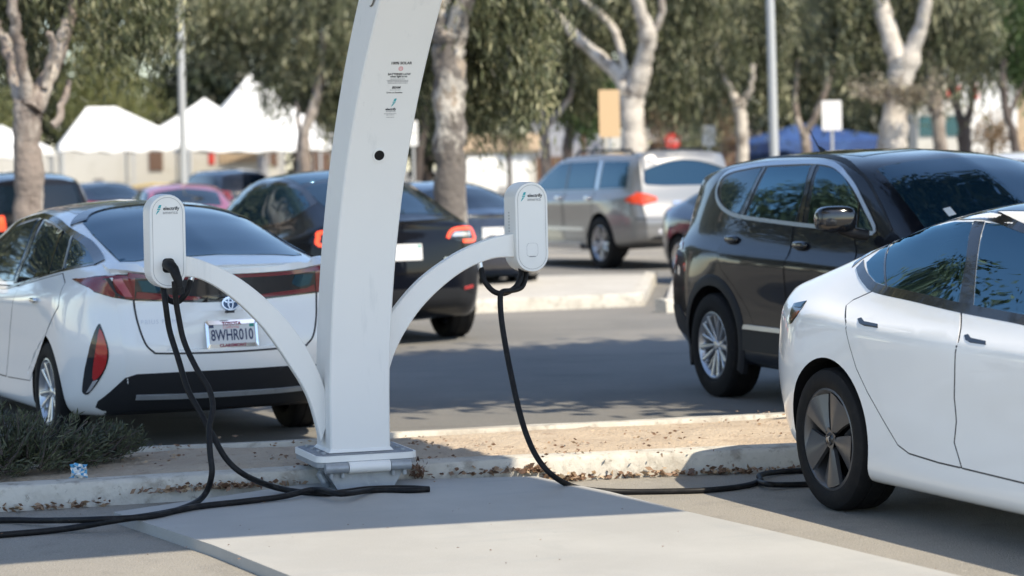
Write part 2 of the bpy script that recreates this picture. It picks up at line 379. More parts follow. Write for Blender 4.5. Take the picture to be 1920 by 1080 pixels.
tag(leaf_cloud('leaf_litter', LP, LD, LS, LT, M['litter'], .5), kind='stuff')
# small debris on the asphalt and the pad
LP, LD, LS, LT = [], [], [], []
for i in range(80):
    p = foot_at(772); LP.append((p.x + rng.gauss(0, .022), p.y - .03 + rng.gauss(0, .02), .06 + abs(rng.gauss(0, .035)))); LD.append((rng.gauss(0, 1), rng.gauss(0, 1), rng.gauss(0, 1))); LS.append(rng.uniform(.02, .05)); LT.append(rng.random() * .5)
for i in range(90):
    x, y = rng.uniform(0, 1900), rng.uniform(905, 1080); p = at(x, y, .02)
    LP.append((p.x, p.y, .056 if x < 1300 else .01)); LD.append((rng.gauss(0, 1), rng.gauss(0, 1), .05)); LS.append(rng.uniform(.005, .018)); LT.append(rng.random() * .7)
tag(leaf_cloud('debris', LP, LD, LS, LT, M['litter'], .3), kind='stuff')

# juniper shrub at the left edge of the strip: stems and sprays
sh = empty('juniper_shrub', at(110, 880, .15), label='low dark green juniper shrub spilling over the planting strip behind the kerb', cat='shrub')
stm = MB(); P, D, S, T = [], [], [], []
base = Vector(sh.location)
for i in range(340):
    x = rng.uniform(-160, 270); ybot = np.interp(x, [-160, 0, 270], [908, 906, 850]); prof = np.interp(x, [-160, 0, 60, 150, 215, 275], [745, 752, 772, 778, 786, 815])
    y = rng.uniform(prof, ybot - 6); depth = rng.uniform(-.28, .34) * (1 if x < 200 else .5)
    y0 = np.interp(x, [-160, 280], [12.2, 13.1])
    tip = atY(x + rng.gauss(0, 5), y, y0 + depth); tip.z = max(tip.z, .2)
    root = Vector((tip.x * .75 + base.x * .25 - rng.uniform(.02, .2), tip.y + rng.gauss(0, .05), .16 + (tip.z - .16) * rng.uniform(.0, .35)))
    mid = root.lerp(tip, .55) + Vector((0, 0, -.02))
    stm.tube([root - base, mid - base, tip - base], [.007, .005, .002], 4, False)
    tn = rng.random()
    for j in range(46):
        f = rng.uniform(.15, 1.05); q = root.lerp(mid, f / .55) if f < .55 else mid.lerp(tip, (f - .55) / .45)
        dr = (tip - root).normalized() + Vector((rng.gauss(0, .55), rng.gauss(0, .55), rng.gauss(.15, .5)))
        q = q + Vector((rng.gauss(0, .018), rng.gauss(0, .018), rng.gauss(0, .014)))
        P.append(q - base); D.append(dr); S.append(rng.uniform(.025, .06)); T.append(min(1, max(0, tn * .6 + rng.random() * .4)))
stm.build('stems', M['bark_dark'], sh); leaf_cloud('foliage', P, D, S, T, M['juniper'], .16, sh)

# crumpled drinks wrapper on the soil by the shrub
mb = MB(); g = []
for i in range(7):
    for j in range(7):
        g.append(((i - 3) * .014 + rng.gauss(0, .005), rng.gauss(0, .012) + .01 * math.sin(i), (j - 3) * .011 + .04 + rng.gauss(0, .005)))
mb.add(g, [(i * 7 + j, i * 7 + j + 1, i * 7 + j + 8, i * 7 + j + 7) for i in range(6) for j in range(6)])
wp = mb.build('wrapper', M['sign_white']); wp.location = at(148, 897, .125)
wp.data.materials.append(mat('sky_blue_print', (.08, .32, .55), .4))
for i, f in enumerate(wp.data.polygons): f.material_index = 1 if (i * 7919) % 5 in (0, 3) else 0
sm = wp.modifiers.new('thickness', 'SOLIDIFY'); sm.thickness = .002
tag(wp, 'crumpled blue and white wrapper lying on the soil beside the shrub', 'litter')
# ------------------------------------------------------------------ solar charging station
PHI = R(18); KX = Vector((math.cos(PHI), math.sin(PHI), 0)); NY = Vector((math.sin(PHI), -math.cos(PHI), 0))   # along kerb / towards the stall
base0 = at(672, 852, .205); base0 = Vector((base0.x, base0.y, 0)) - NY * .1
st = empty('charging_station', base0, PHI, label='white solar charging station with curved post and two charger boxes on curved arms', cat='charging station')
# local frame: +x along the kerb to the right, -y towards the stall (camera side), z up
STI = st.matrix_world.inverted()
def L(p): return STI @ Vector(p)
# ballast pad
PADZ = .05
pl = [at(*p, PADZ) for p in ((213, 960), (258, 975), (400, 1022), (545, 1080), (1000, 1250))]
pr = [at(*p, PADZ) for p in ((1003, 893), (1145, 922), (1280, 957), (1460, 998), (1820, 1084), (2500, 1250))]
poly = [at(600, 903, PADZ)] + pr + pl[::-1]
mb = MB(); n = len(poly)
mb.prism([L(p) for p in poly], (0, 0, 0), (0, 0, -PADZ - .02))
pad = mb.build('ballast_pad', M['pad'], st)
# curved post: centre line in the local y-z plane, square section
zb, zt = .235, 4.62
def XO(z): return .0633 * max(0, (z - .469) / 1.125) ** 1.56
def lean(z): t = (z - zb); return -(.012 * t + .0425 * t ** 3 if t < 2.2 else .012 * t + .0425 * 2.2 ** 3 + (t - 2.2) * .0425 * 3 * 2.2 ** 2)
vs, fs = [], []; NZ = 44; cw = .007
for i in range(NZ + 1):
    z = zb + (zt - zb) * i / NZ; hw = .155 + .006 * i / NZ; hd = .15 + .01 * i / NZ
    xo = XO(z)
    dz = (lean(z + .01) - lean(z - .01)) / .02; up = Vector((0, dz, 1)).normalized(); fw = Vector((0, 1, 0)); fw = (fw - up * fw.dot(up)).normalized()
    c = Vector((xo, lean(z), z))
    for a, b in ((-hw + cw, -hd), (hw - cw, -hd), (hw, -hd + cw), (hw, hd - cw), (hw - cw, hd), (-hw + cw, hd), (-hw, hd - cw), (-hw, -hd + cw)):
        vs.append(c + Vector((a, 0, 0)) + fw * b)
for i in range(NZ):
    for k in range(8): fs.append((i * 8 + k, i * 8 + (k + 1) % 8, (i + 1) * 8 + (k + 1) % 8, (i + 1) * 8 + k))
post = MB().add(vs, fs).build('post', M['white_steel'], st, smooth=35)
def front(xl, z, out=0.0):            # point on the post's stall-side face
    dz = (lean(z + .01) - lean(z - .01)) / .02; up = Vector((0, dz, 1)).normalized(); fw = Vector((0, 1, 0)); fw = (fw - up * fw.dot(up)).normalized()
    return Vector((XO(z) + xl, lean(z), z)) - fw * (.15 + .01 * (z - zb) / (zt - zb) + out), up, -fw
# weld collar
mb = MB(); o8 = [(-.168, -.164), (.168, -.164), (.168, .164), (-.168, .164)]; i8 = [(-.153, -.148), (.153, -.148), (.153, .148), (-.153, .148)]
mb.add([(*p, .226) for p in o8] + [(*p, .245) for p in i8], [(i, (i + 1) % 4, 4 + (i + 1) % 4, 4 + i) for i in range(4)])
mb.build('weld_seam', M['white_steel'], st)
# base plate with rounded corners
def rrect(hx, hy, r, n=6):
    out = []
    for cx, cy, a0 in ((hx - r, hy - r, 0), (-hx + r, hy - r, 90), (-hx + r, -hy + r, 180), (hx - r, -hy + r, 270)):
        for k in range(n + 1): a = R(a0 + 90 * k / n); out.append((cx + r * math.cos(a), cy + r * math.sin(a)))
    return out
pc = Vector((.01, .01, 0))
bp = MB().prism([Vector((x, y, .191)) + pc for x, y in rrect(.262, .265, .055)], (0, 0, 0), (0, 0, .03)).build('base_plate', M['white_steel'], st, smooth=30)
MB().prism([Vector((x, y, .2215)) + pc for x, y in rrect(.25, .253, .05)], (0, 0, 0), (0, 0, .002)).build('plate_face', M['plate_top'], bp)
MB().prism([Vector((x, y, .165)) + pc for x, y in rrect(.258, .26, .055)], (0, 0, 0), (0, 0, .025)).build('lower_plate', M['grey_steel'], st, smooth=30)
for sx in (-1, 1):
    for y in (-.17, -.05, .08, .2):
        MB().lathe([(0.001, .234), (.010, .234), (.012, .231), (.012, .222)], 8, 'z').build('anchor_bolt', M['grey_steel'], st).location = (sx * .205 + .01, y, 0)
# hinge barrel in front
for x0, x1, m, nm in ((-.20, -.09, 'grey_steel', 'hinge_barrel'), (-.09, .11, 'white_steel', 'hinge_sleeve'), (.11, .21, 'grey_steel', 'hinge_barrel')):
    rr = .026 if m == 'grey_steel' else .029
    MB().tube([(x0 * 1.08 + .002, -.270, .162), (x1 * 1.08 - .002, -.270, .162)], rr, 18).build(nm, M[m], st, smooth=40)
# trapezoid foot: front gusset, sides, back
def trap(y, t, xt, xb, zt_, zb_): return MB().prism([Vector((-xt, y, zt_)), Vector((xt, y, zt_)), Vector((xb, y, zb_)), Vector((-xb, y, zb_))], (0, 0, 0), (0, t, 0))
trap(-.24, .018, .215, .145, .164, PADZ + .002).build('foot_panel', M['grey_steel'], st)
trap(.17, .018, .215, .145, .164, PADZ + .002).build('foot_panel', M['grey_steel'], st)
mb = MB()
for sx in (-1, 1):
    mb.add([(sx * .22, -.22, .164), (sx * .22, .165, .164), (sx * .11, .10, PADZ), (sx * .11, -.17, PADZ)], [(0, 1, 2, 3)])
    mb.tube([(sx * .17, -.08, .146), (sx * .20, -.1, .115), (sx * .18, -.11, .08), (sx * .165, -.1, .055)], .02, 10)
mb.build('foot_rib', M['grey_steel'], st)
for x in (-.17, -.115, .13, .185):
    MB().tube([(x * 1.06, -.262, .145), (x * 1.06, -.262, .112)], .011, 10).build('stud_bolt', M['grey_steel'], st)
# round hole and hatch on the post
def disc(r, n=28): return [(r * math.cos(2 * math.pi * k / n), r * math.sin(2 * math.pi * k / n)) for k in range(n)]
def on_front(name, pts, m, xl, z, out, parent, thick=.002):
    c, up, nn = front(xl, z, out); mb = MB()
    mb.prism([c + Vector((1, 0, 0)) * a + up * b for a, b in pts], (0, 0, 0), nn * -thick)
    return mb.build(name, m, parent)
hz = 1.65 + 42 / 382
ring = MB(); c, up, nn = front(.005, hz, .006)
v = []
for r, d in ((.034, -.006), (.034, .0), (.026, .0), (.024, -.03)):
    for a, b in disc(r): v.append(c + Vector((1, 0, 0)) * a + up * b + nn * d)
ring.add(v, [(i * 28 + k, i * 28 + (k + 1) % 28, (i + 1) * 28 + (k + 1) % 28, (i + 1) * 28 + k) for i in range(3) for k in range(28)])
rg = ring.build('cable_port', M['box_white'], post, smooth=40)
on_front('port_hole', disc(.0262), M['rubber'], .005, hz, .0045, post, .001)
# round cap on the left face near the top of the frame
c, up, nn = front(0, 2.46); fy = Vector((0, 1, 0)); fy = (fy - up * fy.dot(up)).normalized()
cc = Vector((-.1595 + XO(2.46), c.y, 2.46)) + fy * .085
mb = MB(); mb.prism([cc + fy * a + up * b for a, b in disc(.062)], (0, 0, 0), (-.006, 0, 0)); mb.build('side_cap', M['white_steel'], post)
mb = MB(); v = [cc + fy * a + up * b + Vector((-.001, 0, 0)) for r in (.062, .067) for a, b in disc(r)]
mb.add(v, [(k, (k + 1) % 28, 28 + (k + 1) % 28, 28 + k) for k in range(28)]); mb.build('cap_gap', M['ink'], post)
# lettering on the post
def put_text(s, size, c, right, up, nn, m, parent, name='lettering', **k):
    me = text_mesh(s, size, **k); o = link(name, me, m, parent)
    right = Vector(right).normalized(); up = Vector(up).normalized()
    o.matrix_local = Matrix.Translation(Vector(c) + Vector(nn) * .0015) @ Matrix((right, up, Vector(nn))).transposed().to_4x4()
    return o
def post_point(px, py):
    lo = L(Vector((0, 0, CH))); ld = (STI.to_3x3() @ pxdir(px, py))
    best = min((abs((lo + ld * t).y - front(0, (lo + ld * t).z)[0].y), t) for t in np.linspace(9, 14, 5000))
    q = lo + ld * best[1]; c, up, nn = front(0, q.z, 0.0)
    return Vector((q.x, c.y, c.z)), up, nn
def post_text(s, px, py, size, m='ink', **k):
    c, up, nn = post_point(px, py)       # size in photo pixels of capital height
    put_text(s, size / 378 * 1.42, c, (1, 0, 0), up, nn, M[m], post, **k); return c, up, nn
post_text('100% SOLAR', 752, 91, 5.2, bold=.0006)
c, up, nn = post_text('A', 751, 102, 4.5, 'red_ink')
mb = MB(); v = [c + Vector((1, 0, 0)) * a + up * b + nn * .001 for r in (.0078, .0115) for a, b in disc(r)]
mb.add(v, [(k, (k + 1) % 28, 28 + (k + 1) % 28, 28 + k) for k in range(28)]); mb.build('emblem_ring', M['red_ink'], post)
post_text('BATTERIES LOW', 748, 113, 4.2, bold=.0005); post_text('when light is on', 747, 117.6, 3.6, bold=.0005)
def post_lines(px, py, wpx, hpx, seed):   # a line of print too small to read: dashes of ink
    rr = random.Random(seed); c, up, nn = post_point(px, py); x = -wpx / 2; mb = MB(); k = 1 / 378
    while x < wpx / 2:
        l = min(rr.uniform(1.2, 4.5), wpx / 2 - x)
        mb.add([c + Vector((1, 0, 0)) * a * k + up * b * k + nn * .0015 for a, b in ((x, -hpx / 2), (x + l, -hpx / 2), (x + l, hpx / 2), (x, hpx / 2))], [(0, 1, 2, 3)]); x += l + .7
    mb.build('fine_print', M['grey_ink'], post)
for i, w_ in enumerate((28, 42, 40, 38)): post_lines(745, 122.5 + i * 2.7, w_, 1.1, i)
post_text('BEAM', 742, 139.5, 4.6, bold=.0005, shear=.25); post_lines(740, 144.2, 20, .9, 9)
post_text('Drive on Sunshine', 739, 149.5, 2.9, bold=.0003)
def bolt_logo(c, right, up, nn, h, parent, m='teal_ink'):
    right = Vector(right); up = Vector(up); nn = Vector(nn)
    for poly in ([(-.05, .18), (.10, .5), (.36, .5), (.24, .18)], [(-.14, -.02), (-.07, .12), (.26, .12), (.20, -.02)], [(-.26, -.48), (-.06, -.08), (.16, -.08), (-.20, -.5)]):
        mb = MB(); mb.prism([Vector(c) + right * a * h + up * b * h + nn * .0015 for a, b in poly], (0, 0, 0), nn * -.001); mb.build('logo_mark', M[m], parent)
c, up, nn = post_text('electrify', 732, 182.5, 4.4, bold=.0006)
c2, _, _ = post_text('america', 732, 186.4, 4.2, 'grey_ink'); bolt_logo(c + up * .035 + Vector((.012, 0, 0)), (1, 0, 0), up, nn, .042, post)
for y, w_ in ((191.5, 24), (194, 16), (198.5, 15)): post_lines(731, y, w_, 1.0, int(y))
# arms
def px_local_plane(px, py, ypl):      # photo pixel -> point in the local plane y = ypl
    o = L(Vector((0, 0, CH))); d = STI.to_3x3() @ pxdir(px, py); t = (ypl - o.y) / d.y; return o + d * t
def arm(name, low, up_, y0, side):
    lo = [px_local_plane(x, y, y0) for x, y in low]; hi = [px_local_plane(x, y, y0) for x, y in up_]
    lo = catmull(lo, 8); hi = catmull(hi, 8); n = min(len(lo), len(hi)); vs, fs = [], []
    for i in range(n):
        for p, dy in ((hi[i], -.03), (hi[i], .03), (lo[i], .03), (lo[i], -.03)): vs.append((p.x, y0 + .0 + dy, p.z))
    for i in range(n - 1):
        for k in range(4): fs.append((i * 4 + k, i * 4 + (k + 1) % 4, i * 4 + 4 + (k + 1) % 4, i * 4 + 4 + k))
    fs += [(0, 1, 2, 3), tuple(range((n - 1) * 4, n * 4))]
    o = MB().add(vs, fs).build(name, M['white_steel'], st, smooth=30)
    bv = o.modifiers.new('bevel', 'BEVEL'); bv.width = .006; bv.segments = 2; bv.limit_method = 'ANGLE'
    return o
YA = -.02
arm('arm', [(318, 520), (370, 522), (430, 556), (490, 613), (541, 685), (577, 748), (600, 830)], [(318, 476), (372, 486), (445, 520), (515, 577), (566, 640), (599, 705), (618, 770)], YA, -1)
arm('arm', [(965, 482), (920, 485), (866, 508), (812, 551), (770, 601), (735, 668), (712, 760)], [(965, 437), (918, 447), (860, 471), (800, 511), (755, 556), (716, 613), (690, 690)], YA + .0, 1)
# charger boxes: stadium outline
def stadium(hw, hh, n=14):
    out = []
    for s in (1, -1):
        for k in range(n + 1):
            a = math.pi * k / n; out.append((s * hw * math.cos(a), s * (hh - hw + hw * math.sin(a))))
    return out
def charger(pxc, y0, plugged):
    c = px_local_plane(*pxc, y0); ex = Matrix.Translation(c)
    hw, hh, dp = .091, .234, .18
    prof = [(1.0, .0), (1.0, -dp + .022), (.985, -dp + .008), (.955, -dp), ]
    S = stadium(hw, hh); n = len(S); vs, fs = [], []
    def inset(k): return stadium(hw - hw * (1 - k), hh - hw * (1 - k))
    for k, yy in prof:
        for x, z in inset(k): vs.append((c.x + x, c.y + dp / 2 + yy, c.z + z))
    for i in range(len(prof) - 1):
        for k in range(n): fs.append((i * n + k, i * n + (k + 1) % n, (i + 1) * n + (k + 1) % n, (i + 1) * n + k))
    fs += [tuple(range(n)), tuple(reversed(range((len(prof) - 1) * n, len(prof) * n)))]
    o = MB().add(vs, fs).build('charger_box', M['box_white'], st, smooth=35)
    yf = c.y + dp / 2 - dp
    def rim(k0, k1, y, nm, m):
        a, b = inset(k0), inset(k1); v = [(c.x + x, y, c.z + z) for x, z in a] + [(c.x + x, y, c.z + z) for x, z in b]
        MB().add(v, [(k, (k + 1) % n, n + (k + 1) % n, n + k) for k in range(n)]).build(nm, m, o)
    rim(.835, .815, yf - .0012, 'face_groove', M['seam_grey'])
    nn = Vector((0, -1, 0)); right = Vector((1, 0, 0)); up = Vector((0, 0, 1))
    fc = Vector((c.x, yf, c.z))
    put_text('electrify', .0247, fc + up * .163 + right * .019, right, up, nn, M['ink'], o, bold=.0006)
    put_text('america', .0236, fc + up * .143 + right * .014, right, up, nn, M['grey_ink'], o)
    bolt_logo(fc + up * .158 - right * .045, right, up, nn, .046, o)
    for k in range(12):               # vent ribs along the flank
        MB().box((c.x - hw - .0005, c.y + .01, c.z + .075 - k * .016), (.002, .012, .006)).build('vent_rib', M['seam_grey'], o) if not plugged else None
    sc = Vector((c.x, yf, c.z - .119))
    if plugged:
        MB().prism([sc + Vector((x, -.001, z)) for x, z in rrect(.030, .036, .02)], (0, 0, 0), (0, .002, 0)).build('socket', M['rubber'], o)
        hd = MB().tube([sc + Vector((-.004, .0, .004)), sc + Vector((-.002, -.05, .004)), sc + Vector((.012, -.085, -.018)), sc + Vector((.03, -.10, -.075)), sc + Vector((.038, -.10, -.135))], [.029, .029, .026, .021, .018], 16).build('plug_handle', M['rubber'], o, smooth=50)
        MB().tube([sc + Vector((.034, -.10, -.105)), sc + Vector((.038, -.10, -.137))], .0235, 16).build('plug_collar', M['rubber'], o, smooth=40)
    else:
        q = rrect(.0305, .036, .018); q2 = rrect(.0295, .035, .0175)
        v = [sc + Vector((x, -.0012, z)) for x, z in q] + [sc + Vector((x, -.0012, z)) for x, z in q2]; k = len(q)
        MB().add(v, [(i, (i + 1) % k, k + (i + 1) % k, k + i) for i in range(k)]).build('socket_outline', M['seam_grey'], o)
        MB().box(sc + Vector((0, -.0012, -.034)), (.034, .001, .005)).build('small_mark', M['seam_grey'], o)
    return c, yf
cL, yL = charger((309, 452), YA + .03, True)
cR, yR = charger((987, 425), YA + .03, False)
# cables
def cable(pts, rad=.0148, name='charging_cable'):
    o = MB().tube(catmull(pts, 7), rad, 10).build(name, M['rubber'], st, smooth=60); return o
def lp(x, y, yl): return px_local_plane(x, y, yl)
def gd(x, y, z=.065): return L(at(x, y, z))
yc = yL - .09
# gland under the left arm, loop, and the two hanging lines
MB().tube([lp(361, 515, YA - .01), lp(356, 530, YA - .015)], [.017, .014], 14).build('cable_gland', M['satin'], st, smooth=40)
cable([lp(357, 527, YA - .015), lp(350, 548, YA - .06), lp(333, 566, yL + .02), lp(314, 560, yL + .05), lp(306, 540, yL + .06), lp(307, 520, yL + .05)])
cable([lp(327, 528, yc - .01), lp(329, 556, yc), lp(334, 590, yc + .01), lp(345, 640, yc), lp(368, 690, yc - .08), lp(392, 730, yc - .14), lp(399, 765, yc - .19), lp(392, 805, yc - .24), lp(394, 850, yc - .29), lp(397, 890, yc - .32),
       gd(382, 930, .09), gd(345, 952), gd(280, 968), gd(180, 974), gd(80, 976, .03), gd(-30, 976, .015), gd(-300, 990, .015)])
cable([lp(307, 545, yL + .02), lp(311, 575, yL), lp(318, 620, yL), lp(335, 675, yL - .06), lp(352, 730, yL - .13), lp(376, 775, yL - .2), lp(398, 815, yL - .25), lp(424, 860, yL - .3), lp(458, 890, yL - .34), gd(510, 912, .085), gd(560, 922), gd(620, 925), gd(690, 917, .067), gd(760, 915), gd(803, 917)])
cable([gd(805, 917), gd(770, 919), gd(700, 919), gd(640, 926, .09), gd(590, 918, .085), gd(530, 931, .07), gd(450, 941), gd(370, 950), gd(290, 965), gd(215, 976, .06), gd(120, 992, .02), gd(0, 1003, .015), gd(-250, 1022, .015)])
# right side
MB().tube([lp(899, 492, YA - .01), lp(902, 506, YA - .015)], [.017, .014], 14).build('cable_gland', M['satin'], st, smooth=40)
cable([lp(902, 503, YA - .015), lp(908, 526, YA - .05), lp(925, 546, YA - .07), lp(945, 550, YA - .07), lp(967, 538, YA - .04), lp(977, 515, YA), lp(975, 495, YA + .02)])
cable([lp(983, 490, YA + .03), lp(986, 515, YA + .02), lp(978, 538, YA - .02), lp(958, 545, YA - .07), lp(941, 548, YA - .095), lp(938, 565, YA - .1), lp(941, 605, YA - .14), lp(950, 660, YA - .22), lp(960, 710, YA - .31), lp(971, 760, YA - .4), lp(986, 812, YA - .5), lp(1006, 856, YA - .58), lp(1032, 888, YA - .64), gd(1068, 910, .05), gd(1110, 919, .03), gd(1180, 922, .016), gd(1260, 921, .015), gd(1325, 919, .015), gd(1390, 912, .015), gd(1425, 902, .018), gd(1424, 892, .03), gd(1450, 886, .02), gd(1510, 882, .016), gd(1580, 880, .016)])
cable([gd(1420, 903, .015), gd(1440, 908, .03), gd(1470, 909, .018), gd(1510, 908, .016), gd(1560, 905, .015), gd(1640, 900, .015)])
# solar canopy above the stall (its shadow lies over the station)
HCAN = 4.6; off = Vector((sd.x, sd.y, 0)) * (HCAN / sd.z)
A = at(1280, 957, .05); C = at(735, 806, .15); Bp = at(0, 1055, .02)
rd = (Vector((C.x, C.y, 0)) - Vector((A.x, A.y, 0))).normalized(); ed = (Vector((Bp.x, Bp.y, 0)) - Vector((A.x, A.y, 0))).normalized()
A0 = Vector((A.x, A.y, 0)); corners = [A0, A0 + rd * 7.2, A0 + rd * 7.2 + ed * 3.8, A0 + ed * 3.8]
# near edge bows slightly
near = [A0 + ed * 3.8 * t + Vector((0, -1, 0)) * (-.0) + (rd * .12 * math.sin(math.pi * t)) for t in (1, .8, .6, .4, .2)]
corners = [A0] + [A0 + rd * 7.2, A0 + rd * 7.2 + ed * 3.8] + near
mb = MB(); mb.prism([L(Vector((p.x + off.x, p.y + off.y, HCAN))) for p in corners], (0, 0, 0), (0, 0, .06)); mb.build('solar_canopy', M['white_steel'], st)
# ------------------------------------------------------------------ cars: lofted bodies with panels, glass and lamps laid on them
class Car:
    # local frame: +x forward, +y to the car's left, origin on the ground below the rear axle
    def __init__(s, name, label, loc, heading, curves, paint, rb=.1, fb=.12, nu=150, sub=7, group=None, scale=1.0):
        s.root = empty(name, loc, heading, label=label, cat='car', group=group)
        if scale != 1: s.root.scale = (scale,) * 3
        bpy.context.view_layer.update()
        s.mw = s.root.matrix_world.copy(); s.inv = s.mw.inverted(); s.paint = paint
        c = dict(curves)
        l8, l6 = np.array(c[8], float), np.array(c[6], float)
        if 7 not in c:
            xs = np.linspace(0, 1, 24); x6 = l6[0, 0] + xs * (l6[-1, 0] - l6[0, 0]); x8 = l8[0, 0] + xs * (l8[-1, 0] - l8[0, 0])
            y6 = pchip(l6[:, 0], l6[:, 1], x6); z6 = pchip(l6[:, 0], l6[:, 2], x6); z8 = pchip(l8[:, 0], l8[:, 2], x8)
            c[7] = [(.35 * x6[i] + .65 * x8[i], y6[i] * .58, z8[i] - (z8[i] - z6[i]) * .30) for i in range(24)]
        ks = sorted(c); u = np.linspace(0, 1, nu + 1); t = .45 * u + .55 * (.5 - .5 * np.cos(math.pi * u))
        G = []
        for k in ks:
            P = np.array(c[k], float); x = P[0, 0] + t * (P[-1, 0] - P[0, 0])
            G.append(np.stack([x, pchip(P[:, 0], P[:, 1], x), pchip(P[:, 0], P[:, 2], x)], 1))
        G = np.array(G)                                      # curve, station, xyz
        q = np.linspace(0, len(ks) - 1, (len(ks) - 1) * sub + 1); idx = np.arange(len(ks))
        H = np.empty((len(q), nu + 1, 3))
        for i in range(nu + 1):
            for a in range(3): H[:, i, a] = pchip(idx, G[:, i, a], q)
        H[0, :, 1] = 0; H[-1, :, 1] = 0
        rbv = rb if isinstance(rb, dict) else {k: rb for k in range(7)}
        rk = sorted(rbv); RB = np.interp(q, rk + [8], [rbv[k] for k in rk] + [0])
        nq = len(q); vs = []; fs = []
        ring = lambda j, sd_: (j if sd_ > 0 else (2 * (nq - 1) - j) % (2 * (nq - 1)))
        nr = 2 * (nq - 1)
        for i in range(nu + 1):
            for j in range(nr):
                if j < nq: p = H[j, i]; vs.append((p[0], p[1], p[2]))
                else: p = H[nr - j, i]; vs.append((p[0], -p[1], p[2]))
        for i in range(nu):
            for j in range(nr): fs.append((i * nr + j, (i + 1) * nr + j, (i + 1) * nr + (j + 1) % nr, i * nr + (j + 1) % nr))
        for end, B in ((0, RB), (nu, None)):                 # rear and front faces, filled row by row
            rows = []
            for j in range(nq):
                a = end * nr + j; b = end * nr + (nr - j) % nr
                if j in (0, nq - 1): rows.append([a]); continue
                p = H[j, end]; row = [a]; m = 14
                for k in range(1, m):
                    f = 1 - 2 * k / m; bul = (-B[j] if B is not None else fb) * (1 - f * f)
                    vs.append((p[0] + bul, p[1] * f, p[2])); row.append(len(vs) - 1)
                row.append(b); rows.append(row)
            for j in range(nq - 1):
                A, C = rows[j], rows[j + 1]
                if len(A) == 1: fs += [(A[0], C[k], C[k + 1]) for k in range(len(C) - 1)]
                elif len(C) == 1: fs += [(A[k], A[k + 1], C[0]) for k in range(len(A) - 1)]
                else: fs += [(A[k], A[k + 1], C[k + 1], C[k]) for k in range(len(A) - 1)]
        mb = MB().add(vs, fs); me = mb.mesh(name + '_body')
        s.me = me; bm = bmesh.new(); bm.from_mesh(me)
        bmesh.ops.remove_doubles(bm, verts=bm.verts, dist=1e-5); bmesh.ops.triangulate(bm, faces=bm.faces)
        if bm.calc_volume(signed=True) < 0: bmesh.ops.reverse_faces(bm, faces=bm.faces)
        bm.normal_update(); bm.verts.ensure_lookup_table(); bm.faces.ensure_lookup_table()
        s.V = [v.co.copy() for v in bm.verts]; s.N = [v.normal.copy() for v in bm.verts]; s.T = [tuple(v.index for v in f.verts) for f in bm.faces]
        s.bvh = BVHTree.FromPolygons(s.V, s.T); bm.to_mesh(me); bm.free()
        s.body = link('body', me, paint, s.root, 42)
    AX = {'L': Vector((0, -1, 0)), 'R': Vector((0, 1, 0)), 'rear': Vector((1, 0, 0)), 'front': Vector((-1, 0, 0)), 'top': Vector((0, 0, -1))}
    def to3(s, p, ax):
        if ax in 'LR': return Vector((p[0], 2.0 if ax == 'L' else -2.0, p[1]))
        if ax == 'rear': return Vector((-4, p[0], p[1]))
        if ax == 'front': return Vector((8, p[0], p[1]))
        return Vector((p[0], p[1], 4))
    def hit(s, p, ax):
        o = s.to3(p, ax); d = s.AX[ax]
        loc, n, i, _ = s.bvh.ray_cast(o, d)
        if loc is None:
            # nearest point of the body to the line of projection
            best = None
            for k in np.linspace(.5, 9, 60):
                l2, n2, i2, dd = s.bvh.find_nearest(o + d * k)
                if best is None or dd < best[3]: best = (l2, n2, i2, dd)
            loc, n, i, _ = best
        a, b, c = (s.V[k] for k in s.T[i]); tot = (b - a).cross(c - a); den = tot.length_squared
        if den > 1e-14:
            wa = (b - loc).cross(c - loc).dot(tot) / den; wb = (c - loc).cross(a - loc).dot(tot) / den; wc = 1 - wa - wb
            n = (s.N[s.T[i][0]] * wa + s.N[s.T[i][1]] * wb + s.N[s.T[i][2]] * wc).normalized()
        return loc, n
    def px(s, pts, ax, ypl=None):        # photo pixels -> flat coordinates of that side, through the body surface
        out = []
        for x, y in pts:
            o = s.inv @ Vector((0, 0, CH)); d = (s.inv.to_3x3() @ pxdir(x, y)).normalized()
            loc, n, i, _ = s.bvh.ray_cast(o, d)
            if loc is None:
                best = None
                for k in np.linspace(3, 60, 500):
                    l2, n2, i2, dd = s.bvh.find_nearest(o + d * k)
                    if l2 is not None and (best is None or dd < best[1]): best = (l2, dd)
                loc = best[0]
            if ypl is not None: t = (ypl - o.y) / d.y; loc = o + d * t
            out.append((loc.x, loc.z) if ax in 'LR' else ((loc.y, loc.z) if ax in ('rear', 'front') else (loc.x, loc.y)))
        return out
    def patch(s, name, outline, ax, m, off=.004, grid=.045, depth=.008, parent=None, smooth=0, label=None, wrap=None):
        if smooth: outline = [(p.x, p.y) for p in catmull([(a, b, 0) for a, b in outline], smooth, True)]
        bm = bmesh.new(); vv = [bm.verts.new((a, b, 0)) for a, b in outline]; f = bm.faces.new(vv)
        bmesh.ops.triangulate(bm, faces=[f], ngon_method='EAR_CLIP')
        xs = [p[0] for p in outline]; ys = [p[1] for p in outline]
        for a, lo, hi, nn in ((0, min(xs), max(xs), Vector((1, 0, 0))), (1, min(ys), max(ys), Vector((0, 1, 0)))):
            k = int((hi - lo) / grid)
            for i in range(1, k + 1):
                v = lo + (hi - lo) * i / (k + 1)
                bmesh.ops.bisect_plane(bm, geom=bm.verts[:] + bm.edges[:] + bm.faces[:], plane_co=nn * v, plane_no=nn, dist=1e-6)
        nrm = {}
        for v in bm.verts:
            loc, n = s.hit((v.co.x, v.co.y), ax); v.co = loc + n * off; v.index = 0; nrm[v] = n
        bd = [e for e in bm.edges if len(e.link_faces) == 1]
